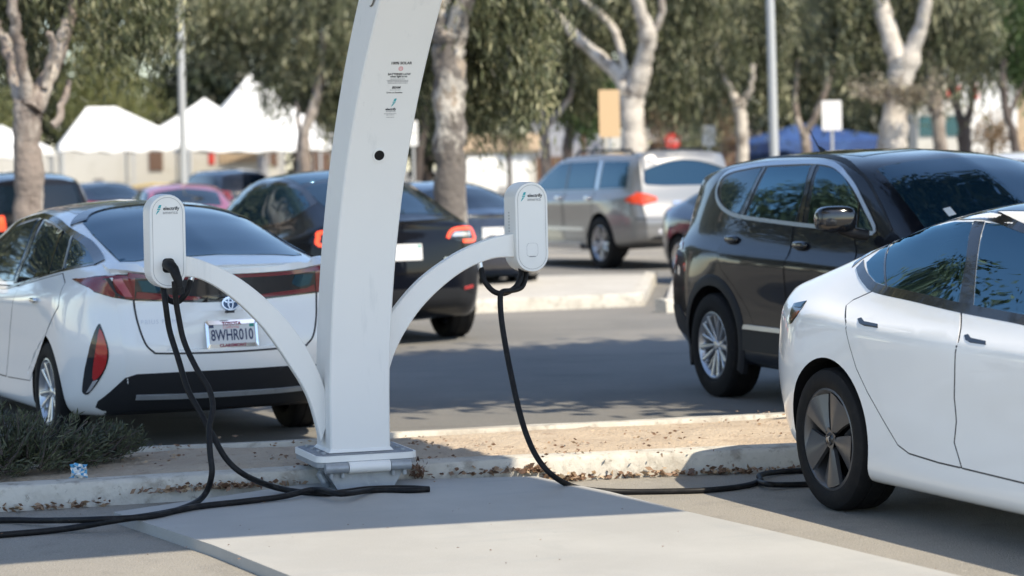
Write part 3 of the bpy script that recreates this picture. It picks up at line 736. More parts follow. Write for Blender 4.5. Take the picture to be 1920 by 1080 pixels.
        ex = bmesh.ops.extrude_edge_only(bm, edges=bd); nv = [g for g in ex['geom'] if isinstance(g, bmesh.types.BMVert)]
        for v in nv:
            src = [e.other_vert(v) for e in v.link_edges if e.other_vert(v) in nrm][0]; v.co = src.co - nrm[src] * (depth + off)
        ax3 = s.AX[ax]
        bm.verts.index_update()
        top = [f for f in bm.faces if all(v in nrm for v in f.verts)]
        for f in top:
            f.normal_update()
            a = sum((nrm[v] for v in f.verts), Vector())
            if f.normal.dot(a) < 0: f.normal_flip()
        bmesh.ops.recalc_face_normals(bm, faces=[f for f in bm.faces if f not in set(top)])
        N = [None] * len(bm.verts)
        for v in bm.verts: N[v.index] = nrm.get(v)
        me = bpy.data.meshes.new(name); bm.faces.index_update(); tops = {f.index for f in top}
        bm.to_mesh(me); bm.free(); me.shade_smooth()
        ln = []
        for p in me.polygons:
            for li in p.loop_indices:
                q = N[me.loops[li].vertex_index]
                ln.append(q if (p.index in tops and q is not None) else (0, 0, 0))
        me.normals_split_custom_set(ln)
        o = link(name, me, m, parent or s.root)
        if label: o['label'] = label
        return o
    def ribbon(s, name, line, ax, m, wid=.007, off=.0035, closed=False, smooth=0, parent=None, step=.02, mb=None):
        P = [Vector((a, b, 0)) for a, b in line]
        if smooth: P = catmull(P, smooth, closed)
        if closed: P = P + [P[0]]
        Q = [P[0]]
        for i in range(len(P) - 1):
            k = max(1, int((P[i + 1] - P[i]).length / step))
            for j in range(1, k + 1): Q.append(P[i].lerp(P[i + 1], j / k))
        vs, fs = [], []
        wid_ = wid if hasattr(wid, '__call__') else (lambda t: wid)
        for i, p in enumerate(Q):
            a = Q[i - 1] if i else (Q[-2] if closed else Q[0]); b = Q[i + 1] if i < len(Q) - 1 else (Q[1] if closed else Q[-1])
            t = (b - a).normalized(); nn = Vector((-t.y, t.x, 0)) * wid_(i / (len(Q) - 1)) * .5
            for e in (p + nn, p - nn):
                loc, n = s.hit((e.x, e.y), ax); vs.append(loc + n * off)
            for e, k in ((p + nn, 0), (p - nn, 1)):
                loc, n = s.hit((e.x, e.y), ax); vs.append(loc - n * .006)
        for i in range(len(Q) - 1):
            q = i * 4; fs += [(q, q + 1, q + 5, q + 4), (q, q + 4, q + 6, q + 2), (q + 1, q + 3, q + 7, q + 5)]
        if mb is not None: mb.add(vs, fs); return
        return MB().add(vs, fs).build(name, m, parent or s.root, smooth=50)
    def cut(s, meshes):                   # carve pockets out of the body
        for me in meshes:
            for solver, use_self, jit in (('EXACT', False, 0), ('EXACT', False, .0031), ('EXACT', True, .0017), ('FAST', False, .0023)):
                o = bpy.data.objects.new('cutter', me); COL.objects.link(o); o.parent = s.root; o.location = (jit, 0, jit * .7)
                bpy.context.view_layer.update()
                md = s.body.modifiers.new('b', 'BOOLEAN'); md.object = o; md.operation = 'DIFFERENCE'; md.solver = solver
                if solver == 'EXACT': md.use_self = use_self
                n = bpy.data.meshes.new_from_object(s.body.evaluated_get(bpy.context.evaluated_depsgraph_get()))
                s.body.modifiers.remove(md); bpy.data.objects.remove(o)
                if max(abs(v.co.y) for v in n.vertices) < 1.1 and len(n.vertices) > .5 * len(s.body.data.vertices): break
                print('cut retried', s.root.name, solver)
            s.body.data = n
        d = s.body.data
        d.shade_smooth(); d.set_sharp_from_angle(angle=R(42))
    def arches(s, xs, r, inner=.42, zc=None, flat=1.0):
        for x in xs:
            for sy in (-1, 1):
                mb = MB().tube([(x, sy * inner, zc), (x, sy * 1.3, zc)], r, 56)
                me = mb.mesh('arch'); me.materials.append(s.paint); me.materials.append(M['dark_void'])
                for p in me.polygons: p.material_index = 1
                if len(s.body.data.materials) < 2: s.body.data.materials.append(M['dark_void'])
                s.cut([me])
    def wheels(s, xs, ty, r, wid, rim, style, sides=(1, -1), alloy='alloy'):
        for x in xs:
            for sy in sides:
                e = make_wheel(s, r, wid, rim, style, alloy)
                e.location = (x, sy * ty, r); e.rotation_euler = (0, 0.35, 0 if sy > 0 else math.pi)
def make_wheel(car, r, wid, rim, style, alloy):
    # outer face towards +y; a tyre mesh carries rim, spokes and hub as its pieces
    h = wid / 2
    prof = [(rim * .96, -h * .8), (rim, -h * .92), (rim + .02, -h), (r - .035, -h), (r - .012, -h * .9), (r - .001, -h * .72), (r, -h * .4), (r - .006, -h * .38), (r - .006, -h * .34), (r, -h * .32), (r, h * .3), (r - .006, h * .32), (r - .006, h * .37), (r, h * .39), (r - .001, h * .72), (r - .012, h * .9), (r - .035, h), (rim + .035, h * 1.02), (rim + .012, h * .97), (rim, h * .88), (rim * .96, h * .8)]
    ty = MB().lathe(prof, 64).build('wheel', M['tyre'], car.root, smooth=35)
    al = M[alloy]
    rimm = MB().lathe([(rim + .004, h * .90), (rim - .006, h * .93), (rim - .018, h * .86), (rim - .03, h * .55), (rim - .035, -h * .6)], 64).build('rim', al, ty, smooth=40)
    MB().lathe([(.001, -h * .1), (rim - .04, -h * .1)], 40).build('brake_disc', M['dark_void'], ty)
    def sector(r0, r1, a0, a1, b0, b1, y0, y1, t=.02, n=8):
        # blade between radii, angles a at the inner and b at the outer end; y height inner/outer
        vs, fs = [], []
        for i in range(n + 1):
            f = i / n; rr = r0 + (r1 - r0) * f; g0 = a0 + (b0 - a0) * f; g1 = a1 + (b1 - a1) * f; y = y0 + (y1 - y0) * f
            for k in range(5):
                g = g0 + (g1 - g0) * k / 4; bow = .006 * (1 - (k / 2 - 1) ** 2)
                vs.append((rr * math.cos(g), y + bow, rr * math.sin(g)))
            for g in (g1, g0): vs.append((rr * math.cos(g), y - t, rr * math.sin(g)))
        for i in range(n):
            for k in range(7): fs.append((i * 7 + k, i * 7 + (k + 1) % 7, (i + 1) * 7 + (k + 1) % 7, (i + 1) * 7 + k))
        fs += [tuple(range(7)), tuple(range(n * 7, n * 7 + 7))]
        return vs, fs
    mb = MB()
    if style == 'aero':
        for k in range(5):
            a = 2 * math.pi * k / 5
            vs, fs = sector(.045, rim - .012, a - .50, a + .36, a - .44, a + .50, h * .80, h * .93, .02)
            vs = [(x, y - .045 * max(0, math.sin(((math.atan2(z, x) - a + math.pi) % (2 * math.pi) - math.pi) * 1.6)) * math.hypot(x, z) / rim, z) for x, y, z in vs]
            mb.add(vs, fs)
        mb.add(*sector(.02, .06, 0, 6.28, 0, 6.28, h * .78, h * .80, .02))
        for k in range(5):
            a = 2 * math.pi * k / 5 + .62
            vs, fs = sector(.05, rim - .02, a - .2, a + .12, a - .08, a + .06, h * .35, h * .45, .02); mb.add(vs, fs)
        MB().lathe([(.001, h * .90), (.026, h * .89), (.031, h * .84), (.031, h * .7)], 28).build('hub_cap', M['gloss_black'], ty, smooth=40)
        mm = MB(); q = h * .905
        mm.add([(x, q, z) for x, z in ((-.016, .012), (.016, .012), (.014, .006), (.004, .006), (.001, -.016), (-.001, -.016), (-.004, .006), (-.014, .006))], [tuple(range(8))]); mm.build('hub_emblem', M['satin'], ty)
    else:
        for k in range(5):
            a = 2 * math.pi * k / 5
            for d in (-1, 1):
                mb.add(*sector(.035, rim - .012, a + d * .26 - .20, a + d * .26 + .20, a + d * .21 - .085, a + d * .21 + .085, h * .62, h * .84, .03))
            if style == 'multi': mb.add(*sector(.04, rim - .015, a + .5, a + .76, a + .575, a + .68, h * .5, h * .74, .03))
        MB().lathe([(.001, h * .72), (.028, h * .71), (.034, h * .66), (.036, h * .5)], 28).build('hub_cap', M['satin'], ty, smooth=40)
        MB().lathe([(.04, h * .62), (.07, h * .58), (.075, h * .4)], 28).build('hub', al, ty, smooth=40)
    mb.build('spokes', al, ty, smooth=30)
    return ty
def inset_poly(poly, d):
    P = [Vector((a, b)) for a, b in poly]; n = len(P); A = sum(P[i].x * P[(i + 1) % n].y - P[(i + 1) % n].x * P[i].y for i in range(n)); sg = 1 if A > 0 else -1
    out = []
    for i in range(n):
        e0 = (P[i] - P[i - 1]).normalized(); e1 = (P[(i + 1) % n] - P[i]).normalized()
        n0 = Vector((-e0.y, e0.x)) * sg; n1 = Vector((-e1.y, e1.x)) * sg; b = n0 + n1
        b = b / max(.35, b.length_squared / 2) if b.length > .2 else n0
        out.append(tuple(P[i] + b * d))
    return out
def side_prism(poly, y0=-1.3, y1=1.3):
    return MB().prism([Vector((x, y0, z)) for x, z in poly], (0, 0, 0), (0, y1 - y0, 0)).mesh('cutter')
# ------------------------------------------------------------------ the five cars one sees well
def place(px, z, local, head):
    p = at(*px, z); r = Matrix.Rotation(head, 3, 'Z') @ Vector((local[0], local[1], 0)); return (p.x - r.x, p.y - r.y, 0)
SEDAN = {
 0: [(-.78, 0, .34), (-.58, 0, .24), (.4, 0, .16), (2.4, 0, .16), (3.5, 0, .2), (3.62, 0, .22)],
 1: [(-.78, .52, .34), (-.58, .70, .24), (.4, .84, .165), (2.4, .84, .165), (3.2, .75, .18), (3.5, .55, .2), (3.6, .4, .22)],
 2: [(-.84, .56, .42), (-.66, .77, .36), (-.35, .88, .30), (.4, .91, .255), (1.3, .905, .245), (2.4, .905, .25), (3.2, .86, .28), (3.55, .68, .28), (3.66, .42, .3)],
 3: [(-.87, .58, .62), (-.68, .81, .62), (-.25, .925, .62), (.5, .912, .53), (1.3, .90, .50), (2.2, .90, .50), (2.9, .92, .6), (3.3, .87, .55), (3.6, .68, .48), (3.71, .42, .46)],
 4: [(-.85, .60, .86), (-.66, .80, .88), (-.2, .905, .88), (.3, .918, .84), (1.2, .918, .81), (2.2, .91, .79), (2.9, .915, .78), (3.3, .86, .74), (3.6, .66, .66), (3.70, .42, .58)],
 5: [(-.82, .64, .985), (-.62, .745, 1.0), (-.3, .80, 1.0), (0, .825, .985), (.6, .85, .955), (1.3, .86, .93), (2.0, .855, .91), (2.6, .83, .89), (3.1, .79, .85), (3.5, .66, .74), (3.68, .42, .62)],
 6: [(-.82, .58, 1.02), (-.4, .61, 1.12), (0, .605, 1.225), (.5, .597, 1.335), (1.0, .59, 1.39), (1.4, .585, 1.39), (1.9, .59, 1.33), (2.4, .64, 1.14), (2.75, .69, .995), (3.2, .66, .9), (3.55, .52, .77), (3.7, .35, .62)],
 8: [(-.90, 0, 1.045), (-.75, 0, 1.085), (-.45, 0, 1.165), (0, 0, 1.30), (.5, 0, 1.42), (1.0, 0, 1.465), (1.4, 0, 1.465), (1.9, 0, 1.41), (2.4, 0, 1.23), (2.8, 0, 1.04), (3.1, 0, .95), (3.4, 0, .86), (3.65, 0, .72), (3.8, 0, .6)],
}
# --- white saloon on the right
TH = R(21.5); hd = TH - math.pi / 2
W = Car('parked_car', 'pearl white saloon parked backed up to the kerb, its rear wheel beside the coiled cable', place((1560, 957), 0, (0, -.90), hd), hd, SEDAN, M['paint_white'], rb=.10)
W.arches([0, 2.875], .372, zc=.345)
W.wheels([0, 2.875], .805, .335, .235, .237, 'aero', alloy='dark_alloy')
# --- white hatchback on the left
HATCH = {
 0: [(-.80, 0, .24), (-.6, 0, .20), (.4, 0, .17), (2.4, 0, .17), (3.3, 0, .2), (3.5, 0, .22)],
 1: [(-.80, .55, .24), (-.6, .68, .21), (.4, .80, .175), (2.4, .80, .175), (3.1, .7, .19), (3.3, .55, .2), (3.5, .4, .22)],
 2: [(-.90, .60, .36), (-.72, .74, .33), (-.35, .84, .29), (.5, .865, .25), (1.5, .86, .24), (2.6, .865, .24), (3.1, .8, .26), (3.4, .6, .26), (3.52, .4, .28)],
 3: [(-.96, .64, .60), (-.76, .80, .62), (-.3, .88, .64), (.5, .868, .56), (1.5, .86, .52), (2.6, .88, .55), (3.1, .82, .5), (3.4, .62, .46), (3.56, .4, .44)],
 4: [(-.90, .66, .90), (-.7, .80, .91), (-.2, .868, .88), (.5, .875, .84), (1.5, .875, .81), (2.6, .875, .77), (3.1, .8, .7), (3.4, .6, .62), (3.57, .38, .52)],
 5: [(-.90, .69, 1.03), (-.6, .77, 1.04), (-.2, .808, 1.02), (.4, .83, .985), (1.2, .835, .945), (2.0, .835, .91), (2.6, .815, .885), (3.1, .73, .8), (3.45, .53, .7), (3.58, .33, .58)],
 6: [(-.90, .61, 1.075), (-.5, .60, 1.15), (0, .585, 1.26), (.4, .575, 1.34), (.9, .57, 1.39), (1.3, .57, 1.39), (1.8, .585, 1.345), (2.3, .645, 1.16), (2.75, .71, .985), (3.2, .64, .86), (3.5, .43, .74), (3.6, .28, .6)],
 8: [(-.98, 0, 1.10), (-.75, 0, 1.15), (-.4, 0, 1.245), (0, 0, 1.345), (.4, 0, 1.425), (.9, 0, 1.47), (1.3, 0, 1.47), (1.8, 0, 1.435), (2.3, 0, 1.27), (2.8, 0, 1.03), (3.2, 0, .92), (3.5, 0, .78), (3.68, 0, .6)],
}
THP = R(25); hd = math.pi / 2 + THP
P_ = Car('parked_car', 'white hatchback with smoked tail lamps parked behind the shrub, facing away', place((437, 622), .70, (-1.03, 0), hd), hd, HATCH, M['paint_prius'], rb=.08)
P_.arches([0, 2.70], .345, zc=.325)
P_.wheels([0, 2.70], .765, .317, .21, .205, 'twin')
# --- black suv
SUV = {
 0: [(-.95, 0, .36), (-.6, 0, .28), (.4, 0, .24), (2.4, 0, .24), (3.3, 0, .28), (3.5, 0, .32)],
 1: [(-.95, .58, .36), (-.6, .76, .30), (.4, .86, .25), (2.4, .86, .25), (3.1, .75, .28), (3.4, .55, .3), (3.5, .4, .32)],
 2: [(-1.02, .66, .45), (-.78, .83, .42), (-.3, .92, .38), (.5, .925, .33), (2, .925, .33), (2.8, .92, .34), (3.2, .86, .35), (3.45, .66, .37), (3.6, .45, .39)],
 3: [(-1.06, .69, .68), (-.80, .87, .70), (-.25, .94, .72), (.5, .918, .64), (1.5, .912, .62), (2.4, .92, .66), (2.9, .94, .72), (3.2, .88, .62), (3.5, .66, .57), (3.64, .45, .54)],
 4: [(-1.02, .69, 1.0), (-.75, .855, 1.0), (-.2, .925, .98), (.5, .938, .955), (2.0, .935, .93), (2.8, .93, .92), (3.2, .86, .86), (3.45, .66, .78), (3.62, .45, .68)],
 5: [(-.96, .66, 1.16), (-.7, .765, 1.165), (-.2, .835, 1.135), (.5, .86, 1.10), (1.5, .868, 1.06), (2.3, .86, 1.03), (2.7, .845, 1.01), (3.1, .81, .96), (3.4, .66, .88), (3.6, .43, .74)],
 6: [(-.84, .58, 1.53), (-.4, .61, 1.60), (.3, .625, 1.635), (1.0, .63, 1.63), (1.5, .635, 1.595), (1.9, .655, 1.49), (2.3, .70, 1.31), (2.65, .755, 1.12), (3.0, .77, 1.035), (3.35, .68, .96), (3.6, .42, .8)],
 8: [(-.88, 0, 1.62), (-.4, 0, 1.68), (.3, 0, 1.71), (1.0, 0, 1.71), (1.6, 0, 1.68), (2.0, 0, 1.585), (2.4, 0, 1.40), (2.8, 0, 1.19), (3.05, 0, 1.10), (3.35, 0, 1.06), (3.55, 0, .98), (3.72, 0, .8)],
}
THS = R(20.5); hd = THS - math.pi / 2
S_ = Car('parked_car', 'glossy black sport utility car with bright window surround, parked behind the white saloon', place((1340, 745), 0, (0, -.93), hd), hd, SUV, M['paint_black'], rb=.10)
S_.arches([0, 2.765], .41, zc=.375)
S_.wheels([0, 2.765], .83, .365, .235, .232, 'multi')
# --- black hatchback saloon seen behind the post
YC = {k: [(x, y * 1.03, z + max(0, z - .45) * .17) for x, y, z in v] for k, v in SEDAN.items()}
THY = R(24); hd = math.pi / 2 + THY
Y_ = Car('parked_car', 'black electric hatchback with red hooked tail lamps, seen behind the white post', place((842, 632), 0, (0, -.80), hd), hd, YC, M['paint_black'], rb=.10, nu=110)
Y_.arches([0, 2.89], .39, zc=.36)
Y_.wheels([0, 2.89], .83, .355, .25, .25, 'multi', alloy='dark_alloy')
# --- silver suv
BIG = {
 0: [(-1.05, 0, .42), (-.6, 0, .34), (.4, 0, .28), (2.6, 0, .28), (3.6, 0, .3), (3.9, 0, .34)],
 1: [(-1.05, .62, .42), (-.6, .82, .36), (.4, .92, .29), (2.6, .92, .29), (3.4, .8, .3), (3.8, .6, .32), (3.9, .45, .34)],
 2: [(-1.16, .76, .50), (-.95, .90, .46), (-.3, .97, .42), (.5, .98, .37), (2.2, .98, .37), (3.1, .98, .38), (3.6, .9, .38), (3.85, .7, .4), (3.95, .5, .42)],
 3: [(-1.18, .78, .72), (-.97, .93, .74), (-.3, 1.0, .78), (.5, .98, .70), (1.8, .97, .68), (2.7, .98, .7), (3.2, 1.0, .76), (3.6, .92, .66), (3.85, .7, .6), (4.0, .5, .56)],
 4: [(-1.08, .80, 1.06), (-.9, .92, 1.06), (-.2, .99, 1.05), (.5, .995, 1.03), (2.2, .99, 1.01), (3.1, .985, 1.0), (3.5, .9, .95), (3.8, .7, .86), (3.98, .5, .74)],
 5: [(-1.04, .78, 1.24), (-.85, .88, 1.235), (-.2, .92, 1.22), (.5, .93, 1.20), (1.6, .93, 1.18), (2.5, .92, 1.16), (2.9, .91, 1.15), (3.4, .86, 1.09), (3.75, .7, .98), (3.95, .5, .82)],
 6: [(-.90, .72, 1.76), (-.5, .735, 1.80), (.3, .74, 1.815), (1.2, .74, 1.80), (1.7, .745, 1.76), (2.1, .76, 1.63), (2.5, .79, 1.42), (2.85, .83, 1.22), (3.2, .82, 1.17), (3.6, .7, 1.08), (3.92, .45, .9)],
 8: [(-.94, 0, 1.84), (-.5, 0, 1.87), (.3, 0, 1.88), (1.2, 0, 1.87), (1.8, 0, 1.83), (2.2, 0, 1.68), (2.6, 0, 1.47), (3.0, 0, 1.26), (3.3, 0, 1.2), (3.7, 0, 1.12), (4.05, 0, .92)],
}
BIG = {k: [(x, y, z if z < 1.2 else 1.2 + (z - 1.2) * .93) for x, y, z in v] for k, v in BIG.items()}
THB = R(25); hd = math.pi / 2 + THB
B_ = Car('parked_car', 'big silver sport utility car with roof rack, its tail sunlit across the lane', place((1130, 505), 0, (0, .95), hd), hd, BIG, M['paint_silver'], rb=.05, nu=110)
B_.arches([0, 3.1], .47, zc=.42)
B_.wheels([0, 3.1], .86, .41, .27, .27, 'twin')
# ------------------------------------------------------------------ panels, glass, lamps and trim of those cars
M['interior'] = mat('cabin_trim', (.30, .30, .30), .8)
def pocket(car, poly, d=.004, y0=-1.3, y1=1.3):
    me = side_prism(inset_poly(poly, d), y0, y1); me.materials.append(car.paint); me.materials.append(M['dark_void']); me.materials.append(M['interior'])
    for p in me.polygons: p.material_index = 2
    while len(car.body.data.materials) < 3: car.body.data.materials.append(M['dark_void'] if len(car.body.data.materials) < 2 else M['interior'])
    car.cut([me])
def panes(car, polys, m, sides='RL', off=.001):
    for poly in polys:
        for ax in sides: car.patch('window', poly, ax, m, off=off, depth=.003)
def blob(car, name, c, d, m, rot=0, parent=None, n=16, p=2.6, tilt=0):
    vs, fs = [], []
    for i in range(n + 1):
        a = math.pi * i / n - math.pi / 2
        for k in range(2 * n):
            g = math.pi * k / n
            f = lambda q: math.copysign(abs(q) ** (2 / p), q)
            vs.append(Vector((f(math.cos(a)) * f(math.cos(g)) * d[0] / 2, f(math.cos(a)) * f(math.sin(g)) * d[1] / 2, f(math.sin(a)) * d[2] / 2)))
    for i in range(n):
        for k in range(2 * n): fs.append((i * 2 * n + k, i * 2 * n + (k + 1) % (2 * n), (i + 1) * 2 * n + (k + 1) % (2 * n), (i + 1) * 2 * n + k))
    r = Matrix.Rotation(rot, 3, 'Z') @ Matrix.Rotation(tilt, 3, 'Y'); vs = [r @ v + Vector(c) for v in vs]
    return MB().add(vs, fs).build(name, m, parent or car.root, smooth=50)
def seat(car, x, y, zb, zt, m):
    mb = MB(); mb.box((x, y, (zb + zt - .2) / 2), (.13, .48, zt - .2 - zb), bevel=.045)
    o = mb.build('seat', m, car.root, smooth=50)
    blob(car, 'headrest', (x - .02, y, zt - .10), (.12, .28, .20), m, parent=o)
def belt(car, name, x): pass

# ===== white saloon
w_ = W
trim_out = w_.px([(1612, 488), (1630, 470), (1680, 446), (1740, 419), (1790, 406), (1830, 404), (1865, 407), (1918, 428)], 'R') + [(1.62, 1.285), (2.0, 1.16), (2.42, .965)]
g_q = w_.px([(1625, 492), (1650, 469), (1679, 452), (1660, 535), (1642, 529), (1629, 513)], 'R')
g_r = w_.px([(1684, 450), (1740, 426), (1790, 416), (1826, 416), (1812, 490), (1797, 570), (1727, 553), (1664, 537)], 'R')
g_f = w_.px([(1848, 417), (1885, 422), (1916, 434)], 'R') + [(1.66, 1.255), (2.02, 1.13), (2.33, .985), (2.30, .945)] + w_.px([(1918, 589), (1826, 576)], 'R')
for g in (g_q, g_r, g_f): pocket(w_, g)
panes(w_, (g_q, g_r, g_f), M['glass_clear'])
for ax in 'RL':
    w_.ribbon('window_trim', [(-.125, 1.14)] + trim_out[1:], ax, M['gloss_black'], wid=.034, off=.003, smooth=5)
    low = w_.px([(1613, 495), (1617, 512), (1627, 527), (1645, 541), (1715, 557), (1800, 577), (1916, 599)], 'R') + [(2.0, .945), (2.42, .945)]
    w_.ribbon('belt_trim', low, ax, M['gloss_black'], wid=.040, off=.003, smooth=5)
    w_.patch('pillar', w_.px([(1827, 415), (1847, 416), (1825, 577), (1798, 571), (1812, 490)], 'R'), ax, M['gloss_black'], off=.003)
    w_.ribbon('pane_edge', w_.px([(1682, 450), (1662, 537)], 'R'), ax, M['gloss_black'], wid=.012, off=.0025)
rd_ = w_.px([(1640, 545), (1715, 562), (1802, 583), (1797, 640), (1790, 700), (1789, 745), (1793, 790), (1789, 830), (1803, 877), (1760, 867), (1705, 850), (1684, 834), (1655, 785), (1627, 735), (1606, 690), (1594, 650), (1587, 605), (1587, 573), (1600, 563), (1620, 554)], 'R')
fd_ = w_.px([(1804, 584), (1916, 608)], 'R') + [(2.0, .90), (2.45, .90), (2.50, .6), (2.40, .30)] + w_.px([(1918, 905), (1804.5, 877.5), (1790.5, 830), (1794.5, 790), (1790.5, 745), (1791.5, 700), (1798.5, 640)], 'R')
for poly, hp in ((rd_, [(1609, 598), (1616, 596), (1621, 603), (1646, 608), (1646, 615), (1621, 611), (1612, 607)]), (fd_, [(1809, 629), (1816, 627), (1821, 634), (1849, 640), (1849, 647), (1820, 643), (1811, 638)])):
    for ax in 'RL':
        w_.ribbon('door_gap', poly, ax, M['ink'], wid=.010, off=.0006, closed=True)
        d = w_.patch('door', inset_poly(poly, .003), ax, w_.paint, off=.0025, depth=.004)
        w_.patch('door_handle', w_.px(hp, 'R'), ax, M['gloss_black'], off=.0045, parent=d, grid=.02)
for ax in 'RL':
    w_.patch('tail_lamp', w_.px([(1479, 608), (1482, 588), (1489, 569), (1513, 564), (1505, 577), (1495, 592), (1485, 606)], 'R'), ax, M['gloss_black'], off=.003, grid=.02)
    w_.patch('lamp_lens', w_.px([(1490, 576), (1494, 569), (1511, 566), (1502, 577)], 'R'), ax, M['glass_dark'], off=.006, grid=.02)
    w_.patch('side_marker', w_.px([(1484, 601), (1489, 588), (1495, 583), (1499, 583), (1494, 592)], 'R'), ax, M['amber'], off=.006, grid=.02)
w_.patch('roof_glass', [(-.28, -.50), (.3, -.545), (1.5, -.54), (1.78, -.50), (1.85, 0), (1.78, .50), (1.5, .54), (.3, .545), (-.28, .50), (-.34, 0)], 'top', M['glass_dark'], off=.003)
w_.patch('rear_window', [(-.30, -.49), (-.36, 0), (-.30, .49), (-.62, .47), (-.68, 0), (-.62, -.47)], 'top', M['glass_dark'], off=.003)
w_.patch('windscreen', [(1.92, -.50), (1.99, 0), (1.92, .50), (2.75, .62), (2.88, 0), (2.75, -.62)], 'top', M['glass_blue'], off=.003)
w_.patch('underbody', [(-.7, .10), (-.7, .23), (3.5, .2), (3.5, .10)], 'R', M['dark_void'], off=.0) if False else None
for x, y in ((.42, .40), (.42, -.40), (1.62, .38), (1.62, -.38)): seat(w_, x, y, .9, 1.27 if x < 1 else 1.30, M['seat'])
blob(w_, 'steering_wheel', (2.05, .38, 1.0), (.06, .36, .3), M['seat'])

# ===== black sport utility
s_ = S_
q_g = s_.px([(1353, 354), (1359, 338), (1377, 325), (1429, 315), (1410, 352), (1385, 401), (1363, 391), (1353, 373)], 'R')
r_g = s_.px([(1441, 314), (1521, 310), (1506, 365), (1489, 418), (1440, 411), (1400, 404), (1420, 356)], 'R')
f_g = s_.px([(1537, 311), (1562, 316), (1580, 328), (1597, 356), (1609, 381), (1606, 430), (1514, 421)], 'R')
v_g = s_.px([(1614, 388), (1626, 410), (1635, 431), (1610, 430)], 'R')
for g in (r_g, f_g): pocket(s_, g)
panes(s_, (q_g, v_g), M['glass_blue'], 'RL', .003); panes(s_, (r_g, f_g), M['glass_clear'])
sur = s_.px([(1344, 360), (1350, 340), (1369, 322), (1425, 310), (1480, 306), (1537, 305), (1571, 314), (1597, 342), (1620, 384), (1641, 435), (1605, 431), (1522, 424), (1455, 416), (1387, 406), (1361, 395), (1347, 378)], 'R')
mid = s_.px([(1347, 357), (1352, 340), (1370, 324), (1425, 313), (1480, 309), (1537, 308), (1570, 316), (1594, 343), (1617, 384), (1635, 433), (1605, 428), (1522, 421), (1455, 414), (1388, 404), (1363, 393), (1350, 376)], 'R')
for ax in 'RL':
    s_.ribbon('window_surround', sur, ax, M['satin'], wid=.026, off=.006, closed=True, smooth=4)
    for a, b in (((1435, 313), (1392, 405)), ((1529, 310), (1501, 421)), ((1611, 380), (1608, 430))):
        s_.ribbon('pillar', s_.px([a, b], 'R'), ax, M['gloss_black'], wid=.045 if a[0] < 1600 else .012, off=.004)
    s_.ribbon('gutter', s_.px([(1362, 313), (1425, 297), (1520, 292), (1580, 300), (1620, 330), (1652, 385), (1672, 432)], 'R'), ax, M['black_plastic'], wid=.016, off=.003, smooth=4)
rdo = s_.px([(1398, 411), (1487, 424), (1477, 480), (1473, 560), (1474, 620), (1415, 612), (1402, 580), (1375, 535), (1352, 505), (1346, 470), (1365, 425)], 'R')
fdo = s_.px([(1490, 425), (1600, 438), (1606, 470)], 'R') + [(2.12, .8), (2.05, .52)] + s_.px([(1477, 621), (1476, 560), (1480, 480)], 'R')
for poly, hc in ((rdo, (1372, 450)), (fdo, (1500, 461))):
    for ax in 'RL':
        s_.ribbon('door_gap', poly, ax, M['dark_void'], wid=.010, off=.0006, closed=True)
        d = s_.patch('door', inset_poly(poly, .003), ax, s_.paint, off=.0025, depth=.004)
        hx, hz = s_.px([hc], 'R')[0]; p, n = s_.hit((hx + .02, hz), ax)
        hb = blob(s_, 'door_handle', p + n * .012, (.20, .05, .055), M['gloss_black'], parent=d)
for sy in (-1, 1):
    for x in (0, 2.765):
        mb = MB(); n = 40; vs, fs = [], []
        for i in range(n + 1):
            a = R(-22) + R(224) * i / n
            for rr, o in ((.408, .012), (.47, .012), (.485, .002), (.485, -.03), (.408, -.05)):
                xx, zz = x + rr * math.cos(a), .375 + rr * math.sin(a)
                loc, nn = s_.hit((xx, max(.36, zz)), 'L' if sy > 0 else 'R'); vs.append(Vector((xx, loc.y, zz)) + Vector((0, sy, 0)) * o)
        for i in range(n):
            for k in range(4): fs.append((i * 5 + k, i * 5 + k + 1, i * 5 + 6 + k, i * 5 + 5 + k))
        mb.add(vs, fs).build('arch_cladding', M['black_plastic'], s_.root, smooth=45)
    ax = 'L' if sy > 0 else 'R'
    s_.patch('sill_cladding', [(.47, .36), (2.32, .36), (2.32, .50), (.47, .50)], ax, M['black_plastic'], off=.012, depth=.02)
    s_.patch('sill_strip', [(.48, .505), (2.31, .505), (2.31, .535), (.50, .535)], ax, M['satin'], off=.02, depth=.03)
    s_.patch('bumper_cladding', [(-.95, .46), (-.47, .40), (-.47, .52), (-.62, .62), (-.98, .60)], ax, M['black_plastic'], off=.006)
    s_.patch('tail_lamp', [(-.98, .98), (-.60, 1.02), (-.66, 1.07), (-.95, 1.10)], ax, M['dark_red_lamp'], off=.005)
    m0 = s_.px([(1566, 412)], 'R', -1.02)[0]
    mi = blob(s_, 'mirror', (m0[0] + .06, sy * 1.05, m0[1] + .005), (.17, .26, .165), M['gloss_black'], rot=sy * R(12), p=3.2)
    MB().tube([(m0[0] + .10, sy * .85, m0[1] - .10), (m0[0] + .08, sy * .95, m0[1] - .08), (m0[0] + .05, sy * 1.02, m0[1] - .05)], [.034, .034, .036], 12).build('mirror_foot', M['black_plastic'], mi, smooth=50)
s_.patch('windscreen', [(1.74, -.57), (1.82, 0), (1.74, .57), (2.2, .645), (2.70, .70), (2.84, .35), (2.88, 0), (2.84, -.35), (2.70, -.70), (2.2, -.645)], 'top', M['glass_blue'], off=.003)
s_.patch('windscreen_sticker', [(2.42, -.50), (2.50, -.505), (2.50, -.455), (2.42, -.45)], 'top', M['sign_white'], off=.006, grid=.1)
s_.patch('rear_window', [(-.60, 1.18), (.60, 1.18), (.52, 1.50), (-.52, 1.50)], 'rear', M['glass_dark'], off=.004)
